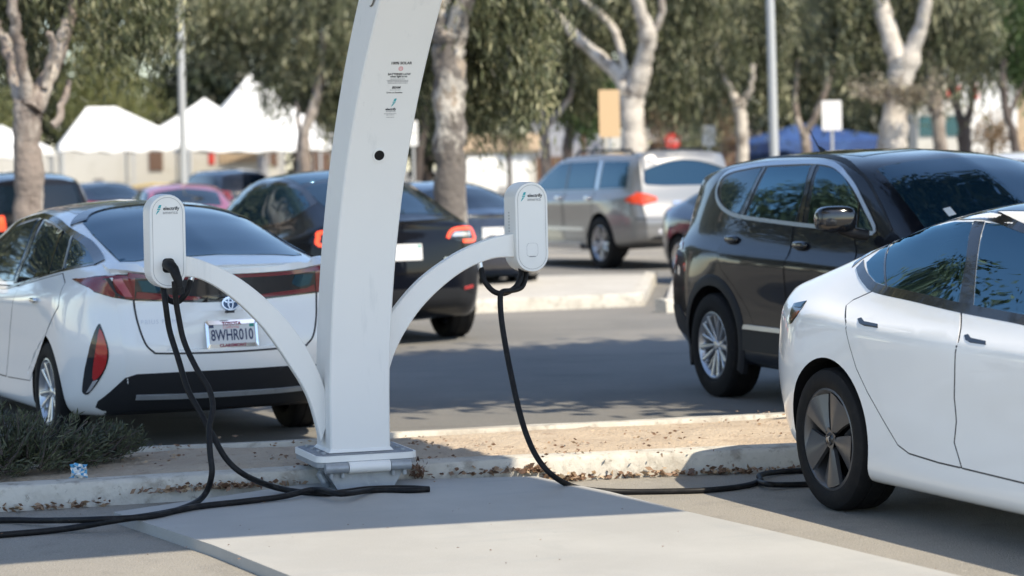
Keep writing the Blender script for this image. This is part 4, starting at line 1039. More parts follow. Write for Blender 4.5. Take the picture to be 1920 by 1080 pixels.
s_.patch('sunroof', [(.2, -.46), (1.35, -.46), (1.35, .46), (.2, .46)], 'top', M['glass_dark'], off=.003)
MB().tube([(-.1, .0, 1.69), (-.28, 0, 1.86)], [.006, .003], 6).build('antenna', M['black_plastic'], s_.root)
MB().tube([(-.05, .0, 1.695), (-.13, 0, 1.735)], [.02, .008], 8).build('antenna_base', M['black_plastic'], s_.root)
for x, y in ((.25, .42), (.25, -.42), (1.30, .40), (1.30, -.40)): seat(s_, x, y, 1.0, 1.42, M['seat'])

# ===== white hatchback
p_ = P_
def mir(pts): return [(-y, z) for y, z in reversed(pts)]
pk = p_.px([(300, 660), (349, 592), (362, 586), (437, 582)], 'rear'); pk = [(y, z) for y, z in pk]
zt_ = pk[3][1]; rec = [(.40, pk[0][1] + .005), (.27, zt_ - .015), (.235, zt_), (-.235, zt_), (-.27, zt_ - .015), (-.40, pk[0][1] + .005)]
me = MB().prism([Vector((-.985, y, z)) for y, z in rec], (-.5, 0, 0), (0, 0, 0)).mesh('cutter'); me.materials.append(p_.paint); p_.cut([me])
fw = [(2.62, .955), (1.9, 1.17), (1.62, 1.275)] + p_.px([(12, 446), (33, 425), (72, 412), (48, 470), (26, 527)], 'L') + [(1.25, .955), (2.0, .94)]
rw = p_.px([(85, 415), (100, 421), (118, 434), (107, 470), (94, 513), (34, 531), (58, 475)], 'L')
qw = p_.px([(120, 435), (135, 444), (120, 504), (94, 512), (108, 470)], 'L')
cw_ = p_.px([(138, 445), (157, 455), (168, 465), (184, 491), (155, 496), (123, 503), (130, 475)], 'L')
for ax in 'LR':
    p_.patch('window', fw, ax, M['glass_dark'], off=.006); p_.patch('window', rw, ax, M['glass_dark'], off=.006)
    p_.patch('window', qw, ax, M['glass_dark'], off=.006); p_.patch('window', cw_, ax, M['glass_blue'], off=.006)
    p_.ribbon('window_trim', [(2.66, .955), (1.9, 1.20), (1.62, 1.30)] + p_.px([(12, 442), (33, 420), (70, 407), (85, 407), (103, 413), (122, 428), (157, 452), (170, 464), (186, 493)], 'L'), ax, M['gloss_black'], wid=.028, off=.008, smooth=4)
    p_.ribbon('belt_trim', [(2.6, .93), (2.0, .935)] + p_.px([(5, 540), (36, 532), (92, 514), (155, 499), (186, 494)], 'L'), ax, M['gloss_black'], wid=.016, off=.004, smooth=4)
    p_.ribbon('pillar', p_.px([(78, 411), (54, 470), (30, 530)], 'L'), ax, M['gloss_black'], wid=.07, off=.008)
    p_.ribbon('pillar', p_.px([(119, 433), (93, 512)], 'L'), ax, M['gloss_black'], wid=.02, off=.008)
    p_.ribbon('pane_sliver', p_.px([(136, 444), (120, 505)], 'L'), ax, M['satin'], wid=.015, off=.009)  # narrow pale strip between the rear side panes
    dr = p_.px([(38, 536), (118, 513), (122, 530), (110, 575), (86, 625), (66, 660), (52, 700)], 'L') + [(.40, .36), (1.02, .34)] + p_.px([(20, 620)], 'L')
    p_.ribbon('door_gap', dr, ax, M['ink'], wid=.008, off=.0006, closed=True)
    d = p_.patch('door', inset_poly(dr, .003), ax, p_.paint, off=.0025, depth=.004)
    hx, hz = p_.px([(66, 563)], 'L')[0]; q, n = p_.hit((hx, hz), ax); blob(p_, 'door_handle', q + n * .014, (.15, .035, .03), M['chrome'], parent=d)
    fdr = [dr[0], (2.35, .90), (2.45, .6), (2.3, .33), (1.06, .34), (dr[-1][0] + .02, dr[-1][1])]
    p_.ribbon('door_gap', fdr, ax, M['ink'], wid=.008, off=.0006, closed=True)
    sy = 1 if ax == 'L' else -1
    blob(p_, 'mirror', (2.12, sy * .95, 1.0), (.16, .24, .14), p_.paint)
# rear glass, roof
rg_ = p_.px([(187, 416), (267, 409), (347, 406)], 'top'); lo_ = p_.px([(162, 432), (168, 460), (190, 490)], 'top'); lb = p_.px([(190, 491), (267, 484), (347, 487), (427, 491)], 'top')
half = [(x, abs(y)) for x, y in (rg_[:1] + lo_)]
gl = [(.55, 0), (.53, .3), (.45, .47), (.30, .535), (.0, .555), (-.45, .56), (-.66, .575), (-.72, .50), (-.745, .25), (-.75, 0)]
p_.patch('rear_window', gl + [(x, -y) for x, y in gl[-2:0:-1]], 'top', M['glass_blue'], off=.004)
p_.patch('roof_panel', [(.66, 0), (.64, .3), (.56, .46), (.62, .50), (1.6, .50), (1.66, 0), (1.6, -.50), (.62, -.50), (.56, -.46), (.64, -.3)], 'top', M['paint_silver'], off=.003)
p_.ribbon('roof_lip', [(.34, .55), (.49, .47), (.585, .3), (.61, 0), (.585, -.3), (.49, -.47), (.34, -.55)], 'top', M['gloss_black'], wid=.10, off=.012, smooth=4)
# spoiler lip along the tail edge
L_ = p_.px([(140, 524), (170, 515), (200, 508), (225, 507), (270, 502)], 'rear'); Lb = p_.px([(148, 534), (165, 541), (190, 547), (225, 553)], 'rear')
top = [(.80, 1.022), (.74, 1.045), (.66, 1.058), (.56, 1.052), (.40, 1.035), (.2, 1.03), (0, 1.03)]
bot = [(.80, 1.0), (.76, .955), (.68, .925), (.58, .905), (.40, .893), (.16, .878), (.09, .905), (0, .905)]
pan = top + [(-y, z) for y, z in top[-2::-1]] + [(-y, z) for y, z in bot] + bot[-2::-1]
p_.patch('tail_panel', pan, 'rear', M['gloss_black'], off=.004)
p_.ribbon('light_bar', [(.60, 1.052), (.40, 1.034), (.2, 1.028), (0, 1.028), (-.2, 1.028), (-.40, 1.034), (-.60, 1.052)], 'rear', M['dark_red_lamp'], wid=.022, off=.012, smooth=4)
p_.ribbon('spoiler', [(.68, 1.075), (.58, 1.075), (.40, 1.062), (.2, 1.056), (0, 1.055), (-.2, 1.056), (-.40, 1.062), (-.58, 1.075), (-.68, 1.075)], 'rear', p_.paint, wid=.026, off=.035, smooth=4)
for sy in (1, -1):
    fl = lambda pts: [(y * sy, z) for y, z in pts]
    o = p_.patch('tail_lamp', fl([(.80, 1.02), (.74, 1.04), (.66, 1.052), (.56, 1.047), (.565, .91), (.68, .930), (.76, .96), (.795, .998)]), 'rear', M['dark_red_lamp'], off=.008)
    p_.patch('lamp_stripe', fl([(.685, 1.03), (.635, 1.035), (.575, .925), (.62, .93)]), 'rear', M['pink_lamp'], off=.011, parent=o)
    p_.ribbon('lamp_line', fl([(.70, 1.035), (.665, .95), (.62, .92)]), 'rear', M['ink'], wid=.01, off=.012, parent=o)
    p_.patch('lamp_strip', fl([(.55, .955), (.50, .935), (.30, .92), (.17, .91), (.20, .893), (.40, .902), (.56, .915)]), 'rear', M['dark_red_lamp'], off=.008)
    p_.patch('lamp_window', fl([(.545, 1.02), (.42, 1.018), (.40, .965), (.44, .945), (.52, .955)]), 'rear', M['glass_blue'], off=.008)
    ho = p_.px([(186, 607), (190, 613), (198, 634), (204, 657), (202, 680), (194, 700), (180, 720), (166, 739), (157, 737), (155, 728), (160, 690), (169, 650), (178, 622)], 'rear')
    rp = p_.px([(188, 616), (197, 636), (202, 657), (200, 681), (192, 699), (180, 712), (175, 708), (177, 680), (182, 648)], 'rear')
    o = p_.patch('corner_lamp', fl(ho) if sy > 0 else fl(ho)[::-1], 'rear', M['gloss_black'], off=.005, grid=.03, smooth=2)
    p_.patch('reflector', fl(rp), 'rear', M['red_lamp'], off=.009, grid=.03, parent=o, smooth=2)
    cl_ = p_.px([(176, 714), (184, 712), (170, 733), (163, 736)], 'rear'); p_.patch('lamp_lens', fl(cl_), 'rear', M['clear_lamp'], off=.009, grid=.03, parent=o)
lid = [(.575, 1.0), (.56, .80), (.525, .66), (.48, .605), (.44, .592), (.2, .585), (0, .583)]
p_.ribbon('lid_gap', lid + [(-y, z) for y, z in lid[-2::-1]], 'rear', M['ink'], wid=.011, off=.002, smooth=5)
bd = p_.body.data; bd.materials.append(M['black_plastic'])
for f in bd.polygons:
    if f.center.x < -.5 and f.center.z < .37 and abs(f.center.y) < .68: f.material_index = len(bd.materials) - 1
va = [(.70, .25), (.735, .27), (.735, .31), (.63, .455), (.57, .475), (.3, .478), (0, .478)]
p_.patch('bumper_valance', va + [(-y, z) for y, z in va[-2::-1]], 'rear', M['black_plastic'], off=.006)
p_.ribbon('valance_strip', [(.56, .34), (.3, .335), (0, .335), (-.3, .335), (-.56, .34)], 'rear', M['grey_steel'], wid=.026, off=.016)
# emblem, lettering, number plate
def rear_frame(car, y, z, off):
    loc, n = car.hit((y, z), 'rear'); up = Vector((0, 0, 1)); up = (up - n * up.dot(n)).normalized(); rt = up.cross(n)
    return loc + n * off, rt, up, n
def ell_ring(a, b, w_, n=36, cx=0, cy=0):
    return [(cx + (a - s * w_) * math.cos(2 * math.pi * k / n), cy + (b - s * w_) * math.sin(2 * math.pi * k / n)) for s in (0, 1) for k in range(n)]
c, rt, up, nn = rear_frame(p_, 0.0, .865, .006)
mb = MB(); n = 36
mb.add([c + rt * a * .96 + up * b * .92 for a, b in disc(.052)] + [c + nn * .004 + rt * a * .96 + up * b * .92 for a, b in disc(.047)], [tuple(range(28, 56))] + [(k, (k + 1) % 28, 28 + (k + 1) % 28, 28 + k) for k in range(28)])
em = mb.build('emblem', mat('blue_enamel', (.01, .05, .14), .15, coat=.6), p_.root)
mb = MB()
for a, b, cx, cy in ((.054, .042, 0, 0), (.018, .036, 0, 0), (.04, .016, 0, .018)):
    v = ell_ring(a, b, .008, n, cx, cy); mb.add([c + nn * .006 + rt * x + up * y for x, y in v], [(k, (k + 1) % n, n + (k + 1) % n, n + k) for k in range(n)])
mb.build('emblem_rings', M['chrome'], em)
c, rt, up, nn = rear_frame(p_, .425, .775, .003); put_text('PRIUS PRIME', .036, c, rt, up, nn, M['satin'], p_.root, space=1.2)
def number_plate(car, y, z, big, off, state=None, frame=None, w=.305, h=.152):
    c, rt, up, nn = rear_frame(car, y, z, off)
    mb = MB(); mb.prism([c + rt * a + up * b for a, b in rrect(w / 2, h / 2, .012)], (0, 0, 0), nn * -.004); pl_ = mb.build('number_plate', M['plate_white'], car.root)
    if frame:
        o, i = rrect(w / 2 + .008, h / 2 + .008, .014), rrect(w / 2 - .008, h / 2 - .018, .008); k = len(o)
        mb = MB(); mb.add([c + nn * .001 + rt * a + up * b for a, b in o] + [c + nn * .006 + rt * a + up * b for a, b in i], [(q, (q + 1) % k, k + (q + 1) % k, k + q) for q in range(k)])
        mb.build('plate_frame', M['chrome'], pl_)
        put_text(frame[0], .028, c + up * .062 + nn * .006, rt, up, nn, M['magenta_ink'], pl_, bold=.0012); put_text(frame[1], .026, c - up * .068 + nn * .006, rt, up, nn, M['magenta_ink'], pl_, bold=.001, space=1.1)
    if state: put_text(state, .026, c + up * .042 - rt * .005, rt, up, nn, M['red_ink'], pl_, shear=.2)
    t = None
    if big: t = put_text(big, .098, c - up * .008 + nn * .001, rt, up, nn, M['blue_ink'], pl_, bold=.0016)
    xs = [v.co.x for v in t.data.vertices] if t else 0
    if t: t.data.transform(Matrix.Diagonal((.262 / (max(xs) - min(xs)), .95, 1, 1)))
    for a, m in ((.125, 'green_ink'), (-.125, 'blue_ink')):
        MB().prism([c + rt * (a + x) + up * (.052 + y_) for x, y_ in ((-.014, -.012), (.014, -.012), (.014, .012), (-.014, .012))], nn * .001, nn * .002).build('sticker', M[m], pl_)
    return c, rt, up, nn
number_plate(p_, 0, .69, '8WHR010', -.018, 'California', ('TOYOTA', 'CLAREMONT'))
MB().box((-1.035, .02, zt_ - .004), (.03, .05, .014)).build('plate_lamp', M['ink'], p_.root)

# ===== black electric hatchback
y_ = Y_
swin = [(-.16, 1.30), (-.02, 1.36), (.35, 1.47), (.84, 1.52), (1.3, 1.49), (1.75, 1.41), (2.45, 1.06), (1.55, 1.05), (1.0, 1.09), (.24, 1.14), (-.05, 1.20)]
for ax in 'LR':
    y_.patch('window', swin, ax, M['glass_blue'], off=.003, smooth=3)
    y_.ribbon('window_trim', swin, ax, M['gloss_black'], wid=.02, off=.005, closed=True, smooth=3)
    y_.ribbon('door_gap', [(.24, 1.12), (.05, 1.0), (.1, .8), (.35, .5), (.55, .35), (1.1, .32), (1.15, .7), (1.1, 1.06)], ax, M['dark_void'], wid=.01, off=.002)
rw_ = [(-.64, 0), (-.62, .40), (-.56, .53), (-.1, .55), (.3, .54), (.34, 0)]
y_.patch('rear_window', rw_ + [(x, -y) for x, y in rw_[-2:0:-1]], 'top', M['glass_dark'], off=.004)
y_.patch('roof_glass', [(.45, -.53), (1.5, -.53), (1.8, -.48), (1.8, .48), (1.5, .53), (.45, .53)], 'top', M['glass_blue'], off=.003)
y_.ribbon('spoiler', [(.58, 1.165), (.3, 1.155), (0, 1.15), (-.3, 1.155), (-.58, 1.165)], 'rear', M['gloss_black'], wid=.02, off=.02)
for sy in (1, -1):
    fl = lambda pts: [(y * sy, z) for y, z in pts]
    o = y_.patch('tail_lamp', fl([(.43, .985), (.48, 1.06), (.56, 1.085), (.745, 1.08), (.775, 1.02), (.775, .945), (.60, .945), (.585, .985)]), 'rear', M['gloss_black'], off=.006, grid=.03)
    y_.ribbon('lamp_band', fl([(.435, .985), (.475, 1.045), (.55, 1.072), (.735, 1.068), (.765, 1.02), (.765, .955), (.60, .955)]), 'rear', M['lit_lamp'], wid=.030, off=.012, smooth=3, parent=o)
    y_.patch('lamp_lens', fl([(.48, 1.0), (.52, 1.04), (.71, 1.04), (.72, 1.0)]), 'rear', M['clear_lamp'], off=.010, parent=o, grid=.03)
    y_.patch('reflector', fl([(.62, .50), (.74, .51), (.74, .54), (.62, .525)]), 'rear', M['red_lamp'], off=.006, grid=.03)
lid2 = [(.60, .93), (.62, .82), (.55, .70), (.3, .68), (0, .675)]
y_.ribbon('lid_gap', lid2 + [(-y, z) for y, z in lid2[-2::-1]], 'rear', M['dark_void'], wid=.012, off=.002, smooth=4)
va = [(.70, .34), (.74, .44), (.55, .52), (0, .53)]
y_.patch('bumper_valance', va + [(-y, z) for y, z in va[-2::-1]], 'rear', M['black_plastic'], off=.008)
number_plate(y_, 0, .87, '', .008)
c, rt, up, nn = rear_frame(y_, -.50, .80, .006); MB().prism([c + rt * a + up * b for a, b in ((-.12, -.008), (.12, -.008), (.12, .008), (-.12, .008))], (0, 0, 0), nn * .003).build('badge', M['chrome'], y_.root)

# ===== silver sport utility
b_ = B_
wins = ([(1.35, 1.24), (2.55, 1.22), (2.15, 1.49), (1.78, 1.65), (1.38, 1.67)], [(.30, 1.25), (1.27, 1.24), (1.30, 1.67), (.34, 1.68)], [(-.72, 1.27), (.14, 1.26), (.16, 1.68), (-.66, 1.67)])
for ax in 'LR':
    for q in wins: b_.patch('window', q, ax, M['glass_blue'], off=.004)
    b_.ribbon('pillar', [(.22, 1.24), (.25, 1.69)], ax, M['chrome'], wid=.05, off=.006)
    b_.ribbon('pillar', [(1.31, 1.24), (1.34, 1.68)], ax, M['gloss_black'], wid=.05, off=.006)
    for hx in (.38, 1.45):
        q, n = b_.hit((hx, 1.10), ax); blob(b_, 'door_handle', q + n * .02, (.22, .05, .07), M['chrome'])
    for poly in ([(1.33, 1.20), (1.33, .45), (2.5, .45), (2.6, 1.15)], [(.25, 1.22), (.27, .80), (.55, .45), (1.27, .45), (1.28, 1.20)]): b_.ribbon('door_gap', poly, ax, M['ink'], wid=.012, off=.002)
    b_.ribbon('sill_moulding', [(.55, .62), (2.6, .62)], ax, M['satin'], wid=.05, off=.01)
    b_.ribbon('running_board', [(.6, .36), (2.55, .36)], ax, M['satin'], wid=.07, off=.06)
    b_.ribbon('fuel_flap', [(-.3, 1.0), (-.1, 1.0), (-.1, 1.14), (-.3, 1.14)], ax, M['seam_grey'], wid=.008, off=.003, closed=True) if ax == 'L' else None
rwb = [(.70, 1.31), (.735, 1.36), (.68, 1.66), (.0, 1.69)]
b_.patch('rear_window', rwb + [(-y, z) for y, z in rwb[-2::-1]] + [(-.4, 1.29), (.4, 1.29)], 'rear', M['glass_dark'], off=.004)
b_.patch('roof_spoiler', [(-.96, -.70), (-.96, .70), (-.7, .71), (-.7, -.71)], 'top', b_.paint, off=.03, depth=.05)
for sy in (1, -1):
    fl = lambda pts: [(y * sy, z) for y, z in pts]
    o = b_.patch('tail_lamp', fl([(.86, 1.17), (.84, 1.20), (.70, 1.165), (.56, 1.12), (.56, 1.06), (.68, 1.05), (.80, 1.0), (.86, 1.03)]), 'rear', M['orange_lamp'], off=.01)
    b_.patch('lamp_lens', fl([(.74, 1.12), (.60, 1.10), (.60, 1.075), (.74, 1.07)]), 'rear', M['lit_lamp'], off=.014, parent=o)
    b_.patch('tail_lamp', [(-1.06, 1.02), (-.80, 1.05), (-.78, 1.10), (-1.02, 1.19)], 'L' if sy > 0 else 'R', M['orange_lamp'], off=.01)
    q, n = b_.hit((.55 * sy, .58), 'rear'); blob(b_, 'fog_lamp', q, (.04, .09, .09), M['clear_lamp'])
    for x0, x1, yy in ((-.5, 1.5, .62),):
        MB().tube([(x0, sy * yy, 1.78), (x0 + .1, sy * yy, 1.85), (x1 - .1, sy * yy, 1.85), (x1, sy * yy, 1.78)], .022, 8).build('roof_rail', M['black_plastic'], b_.root, smooth=50)
pr_ = [(-.26, .86), (-.26, 1.0), (.26, 1.0), (.26, .86)]
b_.ribbon('plate_recess', pr_, 'rear', M['seam_grey'], wid=.012, off=.004, closed=True)
b_.patch('tailgate_handle', [(-.30, 1.0), (.30, 1.0), (.30, 1.05), (-.30, 1.05)], 'rear', M['chrome'], off=.02)
MB().box((-1.17, 0, .93), (.012, .30, .13)).build('number_plate', M['plate_white'], b_.root)
b_.ribbon('bumper_gap', [(.90, .80), (.6, .79), (0, .79), (-.6, .79), (-.90, .80)], 'rear', M['ink'], wid=.02, off=.003)
b_.ribbon('bumper_step', [(.85, .60), (0, .58), (-.85, .60)], 'rear', M['seam_grey'], wid=.012, off=.003)
va = [(.80, .45), (.70, .53), (0, .54)]
b_.patch('bumper_valance', [(.72, .47), (.66, .52), (-.66, .52), (-.72, .47)], 'rear', M['black_plastic'], off=.004)
# ------------------------------------------------------------------ trees
def gdown(p): return Vector((p.x, p.y, -.1))
def tree(name, label, Y, limbs, bark, crowns, leaf, group=None, nclump=80, per=120, size=(.07, .30), droop=1.15, ratio=.17, seed=0, base=None, cs=(.16, .27)):
    rg = np.random.default_rng(seed + 11); q = random.Random(seed)
    first = limbs[0]; b = atY(first[0][0], first[0][1], Y) if base is None else Vector(base); o = Vector((b.x, b.y, 0))
    root = empty(name, o, label=label, cat='tree', group=group); mb = MB()
    for li, L_ in enumerate(limbs):
        if base is None:
            pts = [atY(x, y, Y + (0 if li == 0 else (k * .15 * (1 if li % 2 else -1)))) for k, (x, y, w_) in enumerate(L_)]; rad = [w_ / F * Y / 2 for x, y, w_ in L_]
        else: pts = [Vector(p[:3]) for p in L_]; rad = [p[3] for p in L_]
        if li == 0: pts = [gdown(pts[0])] + pts; rad = [rad[0] * 1.25] + rad
        n = len(pts); pp = catmull(pts, 5); rr = np.interp(np.linspace(0, n - 1, len(pp)), range(n), rad)
        mb.tube([p - o + Vector((q.gauss(0, .012), q.gauss(0, .012), 0)) for p in pp], [max(.012, r * q.uniform(.92, 1.1)) for r in rr], 12)
    mb.build('trunk', bark, root, smooth=70)
    P, D, S, T = [], [], [], []; tw = MB()
    for c in crowns:
        if base is None:
            cx, cy, rx, ry, dY, rY, k = c; cc = np.array(atY(cx, cy, Y + dY)); sc = (Y + dY) / F; R3 = np.array([rx * sc, rY, ry * sc])
        else: cc = np.array(c[:3], float); R3 = np.array(c[3:6], float); k = c[6]
        m = int(nclump * k); v = rg.normal(size=(m, 3)); v /= np.linalg.norm(v, axis=1)[:, None]; v *= (rg.random(m) ** .42)[:, None]
        cl = cc + v * R3
        for p in cl:
            n = int(per * rg.uniform(.5, 1.5)); s = rg.uniform(.7, 1.4)
            off = rg.normal(size=(n, 3)) * np.array([cs[0], cs[0], cs[1]]) * s; off[:, 2] -= np.abs(rg.normal(size=n)) * .25 * droop
            pts = p + off; ok = pts[:, 2] > .25
            d = rg.normal(size=(n, 3)) * .38 + rg.normal(size=3) * .3; d[:, 2] -= .9 * droop
            t = np.clip(rg.normal(.36, .17) + rg.normal(size=n) * .13 + (rg.random(n) < .13) * rg.uniform(.25, .6, n), 0, 1)  # a share of leaves coloured brighter as painted highlights
            P.append(pts[ok]); D.append(d[ok]); S.append(rg.uniform(size[0], size[1], n)[ok]); T.append(t[ok])
            if q.random() < .25:
                e = Vector(p) - o; tw.tube([e + Vector((q.gauss(0, .3), q.gauss(0, .3), .5)), e + Vector((0, 0, .1)), e + Vector((q.gauss(0, .1), 0, -.35))], [.016, .011, .004], 4, False)
    if P:
        P = np.concatenate(P) - np.array(o); leaf_cloud('crown', P, np.concatenate(D), np.concatenate(S), np.concatenate(T), leaf, ratio, root)
    return root
EU = 'tall eucalyptus trees along the far side of the lot'
tree('eucalyptus_tree', 'forked eucalyptus with grey brown bark behind the dark SUV by the white tents', 27,
     [[(56, 440, 58), (53, 330, 54), (50, 260, 52), (52, 205, 58)], [(45, 200, 36), (30, 150, 26), (12, 85, 24), (-15, 30, 20), (-30, -60, 15)], [(55, 195, 30), (42, 130, 22), (32, 70, 22), (24, 20, 20), (10, -80, 14)], [(62, 205, 42), (88, 150, 34), (108, 100, 30), (128, 40, 26), (150, -60, 18)], [(82, 165, 14), (98, 90, 16), (90, 62, 10)], [(100, 235, 16), (122, 190, 14), (130, 150, 10)]],
     M['bark_grey'], [(90, -120, 260, 150, .8, 1.2, 1.6), (-20, 20, 90, 60, .8, .8, .3), (240, 0, 100, 50, .5, .8, .4)], M['leaf_olive'], EU, seed=1, size=(.05, .18), cs=(.11, .18))
tree('eucalyptus_tree', 'thick straight eucalyptus with peeling pale bark right behind the black electric hatchback', 29.5,
     [[(850, 500, 64), (846, 400, 60), (846, 300, 60), (843, 200, 58), (845, 110, 64), (842, 60, 66)], [(840, 70, 50), (826, 10, 40), (810, -80, 30)], [(850, 70, 50), (868, 10, 40), (900, -80, 26)]],
     M['bark_patchy'], [(880, -40, 200, 150, .9, 1.2, 1.7), (795, 60, 40, 60, .6, .5, .3), (960, 70, 80, 100, 1.0, .7, .8), (905, 140, 50, 60, 1.2, .5, .35)], M['leaf_olive'], EU, seed=2, size=(.05, .19), cs=(.12, .2))
tree('eucalyptus_tree', 'pale barked eucalyptus forking wide above the silver SUV next to the tan sign', 52,
     [[(1192, 320, 54), (1189, 270, 46), (1186, 220, 42), (1184, 175, 50)], [(1180, 178, 34), (1158, 140, 28), (1118, 103, 25), (1070, 58, 20), (1030, 8, 16), (990, -70, 12)], [(1190, 172, 42), (1203, 132, 36), (1212, 92, 32), (1214, 62, 34), (1203, 25, 24), (1186, -20, 22), (1170, -100, 16)], [(1176, 150, 16), (1160, 80, 15), (1140, 40, 14), (1095, 0, 13), (1060, -60, 10)], [(1225, 60, 16), (1240, 20, 14), (1232, -60, 12)]],
     M['bark_white'], [(1150, -70, 250, 150, 1.5, 2, 1.7), (1085, 50, 100, 60, 1.6, .8, .4), (1290, 60, 110, 130, 1.2, 1.2, .9), (1260, 170, 50, 60, 1.2, .5, .2)], M['leaf_grey'], EU, seed=3)
tree('eucalyptus_tree', 'stout pale eucalyptus trunk rising behind the roof of the black SUV, dead twigs around it', 50,
     [[(1668, 310, 60), (1674, 260, 54), (1680, 200, 48), (1688, 150, 50), (1694, 110, 62)], [(1684, 118, 40), (1668, 60, 36), (1650, 0, 30), (1635, -80, 20)], [(1702, 115, 40), (1722, 60, 26), (1733, 20, 24), (1738, -60, 18)]],
     M['bark_white'], [(1690, -70, 230, 140, 1.4, 2, 1.5), (1590, 70, 70, 110, 1.0, .8, .6), (1790, 60, 90, 90, 1.2, 1, .5)], M['leaf_grey'], EU, seed=4)
tree('eucalyptus_tree', 'slim eucalyptus with a split pale trunk left of the right lamp post', 58,
     [[(1393, 320, 24), (1392, 260, 22), (1388, 215, 24), (1386, 190, 28)], [(1382, 192, 18), (1362, 155, 13), (1350, 120, 10), (1340, 70, 8)], [(1392, 190, 16), (1408, 165, 12), (1412, 120, 9)]],
     M['bark_white'], [(1370, -10, 140, 130, .8, 1.6, 1.3), (1330, 130, 60, 70, .9, .8, .4), (1420, 110, 70, 90, .8, .8, .5)], M['leaf_grey'], EU, seed=5)
tree('eucalyptus_tree', 'slender tree with two bare stems in a V in front of the blue canopy', 62,
     [[(1514, 320, 20), (1511, 275, 18), (1508, 250, 18)], [(1506, 252, 13), (1494, 215, 11), (1491, 170, 10), (1496, 110, 8)], [(1512, 252, 14), (1530, 215, 13), (1548, 170, 12), (1562, 110, 10)]],
     M['bark_grey'], [(1530, -10, 150, 150, .8, 1.6, 1.5), (1580, 120, 80, 80, .9, .8, .5), (1480, 110, 60, 70, .9, .8, .3)], M['leaf_grey'], EU, seed=6)
tree('eucalyptus_tree', 'slim curving eucalyptus in front of the peaked white tent', 60,
     [[(573, 340, 24), (571, 280, 20), (572, 245, 18), (584, 215, 20), (594, 180, 18), (602, 130, 15), (606, 60, 12)], [(560, 300, 8), (560, 240, 8), (556, 190, 6)]],
     M['bark_grey'], [(540, -20, 220, 130, .6, 2, 1.8), (610, 120, 70, 80, .5, .8, .5), (450, 50, 80, 50, .6, .8, .35), (520, 150, 40, 40, .4, .5, .12), (640, 190, 40, 60, .8, .6, .25), (350, 30, 110, 70, 1, 1, .5)], M['leaf_grey'], EU, seed=7)
tree('eucalyptus_tree', 'small crooked tree with a thin pale stem left of the silver SUV', 56,
     [[(1023, 350, 20), (1024, 290, 18), (1021, 245, 18), (1026, 228, 22)], [(1030, 230, 14), (1052, 205, 11), (1072, 170, 9), (1076, 110, 8), (1068, 60, 6)], [(1022, 228, 14), (1010, 190, 10), (1000, 140, 8)]],
     M['bark_grey'], [(1010, 60, 110, 90, .8, 1.2, .9), (985, 150, 55, 40, .9, .7, .25), (1085, 130, 40, 60, 1, .6, .25)], M['leaf_olive'], EU, seed=8)
tree('broadleaf_tree', 'dark trunked tree with bright green leaves left of the tan sign', 70,
     [[(1064, 330, 20), (1066, 270, 22), (1072, 235, 16), (1085, 190, 12)]], M['bark_dark'], [(1100, 190, 50, 34, .3, .8, .8), (1020, 175, 30, 24, .6, .5, .3)], M['leaf_green'], seed=9, nclump=60, droop=.3, ratio=.5)
tree('eucalyptus_tree', 'grey trunk between the stout pale eucalyptus and the white structure', 64,
     [[(1764, 300, 28), (1760, 240, 26), (1752, 180, 28), (1748, 120, 24), (1740, 40, 20)], [(1752, 170, 16), (1770, 110, 12), (1790, 50, 10)]],
     M['bark_grey'], [(1770, -20, 150, 120, .6, 1.5, 1.2), (1735, 130, 50, 50, .5, .6, .25)], M['leaf_grey'], EU, seed=10)
tree('broadleaf_tree', 'dark forked tree in front of the white structure with red signs', 60,
     [[(1808, 320, 26), (1808, 260, 26), (1806, 225, 24)], [(1802, 228, 18), (1790, 185, 13), (1780, 140, 10)], [(1812, 228, 16), (1822, 190, 11), (1822, 130, 10), (1818, 60, 8)]],
     M['bark_dark'], [(1850, -20, 130, 120, .6, 1.5, 1.2), (1870, 95, 60, 40, .6, .6, .35)], M['leaf_olive'], seed=12)
tree('broadleaf_tree', 'leaning dark tree near the picture edge above the white roofed car', 58,
     [[(1908, 320, 18), (1900, 260, 16), (1888, 210, 14), (1880, 160, 14), (1882, 110, 10)], [(1892, 220, 9), (1910, 175, 8), (1930, 140, 7)]],
     M['bark_dark'], [(1910, -10, 120, 100, .6, 1.2, .9), (1915, 110, 40, 40, .8, .6, .2)], M['leaf_green'], seed=13)
tree('broadleaf_tree', 'dark shrouded tree between the post and the thick eucalyptus', 60,
     [[(782, 340, 20), (788, 280, 16), (797, 220, 12), (806, 160, 10)]], M['bark_dark'], [(790, 150, 60, 90, .6, 1, .9), (700, 120, 80, 110, .8, 1, .7)], M['leaf_dark'], seed=14, droop=.6)
tree('conifer_tree', 'yellow green bushy tree standing beyond the low white frame tent', 119, [[(190, 330, 30), (190, 200, 24), (190, 80, 10)]], M['bark_dark'],
     [(190, 100, 60, 90, 0, 1.6, .8), (200, 185, 84, 60, 0, 1.6, 1.1), (215, 225, 60, 25, -.3, 1, .4)], M['leaf_yellow'], seed=15, nclump=150, per=46, size=(.2, .45), droop=.8, cs=(.45, .6))
tree('conifer_tree', 'yellow green shrubby tree at the picture edge behind the forked eucalyptus', 118, [[(0, 330, 26), (0, 240, 18)]], M['bark_dark'],
     [(-10, 215, 70, 50, 0, 1.5, .8)], M['leaf_yellow'], seed=16, nclump=90, per=40, size=(.14, .32), cs=(.3, .42))
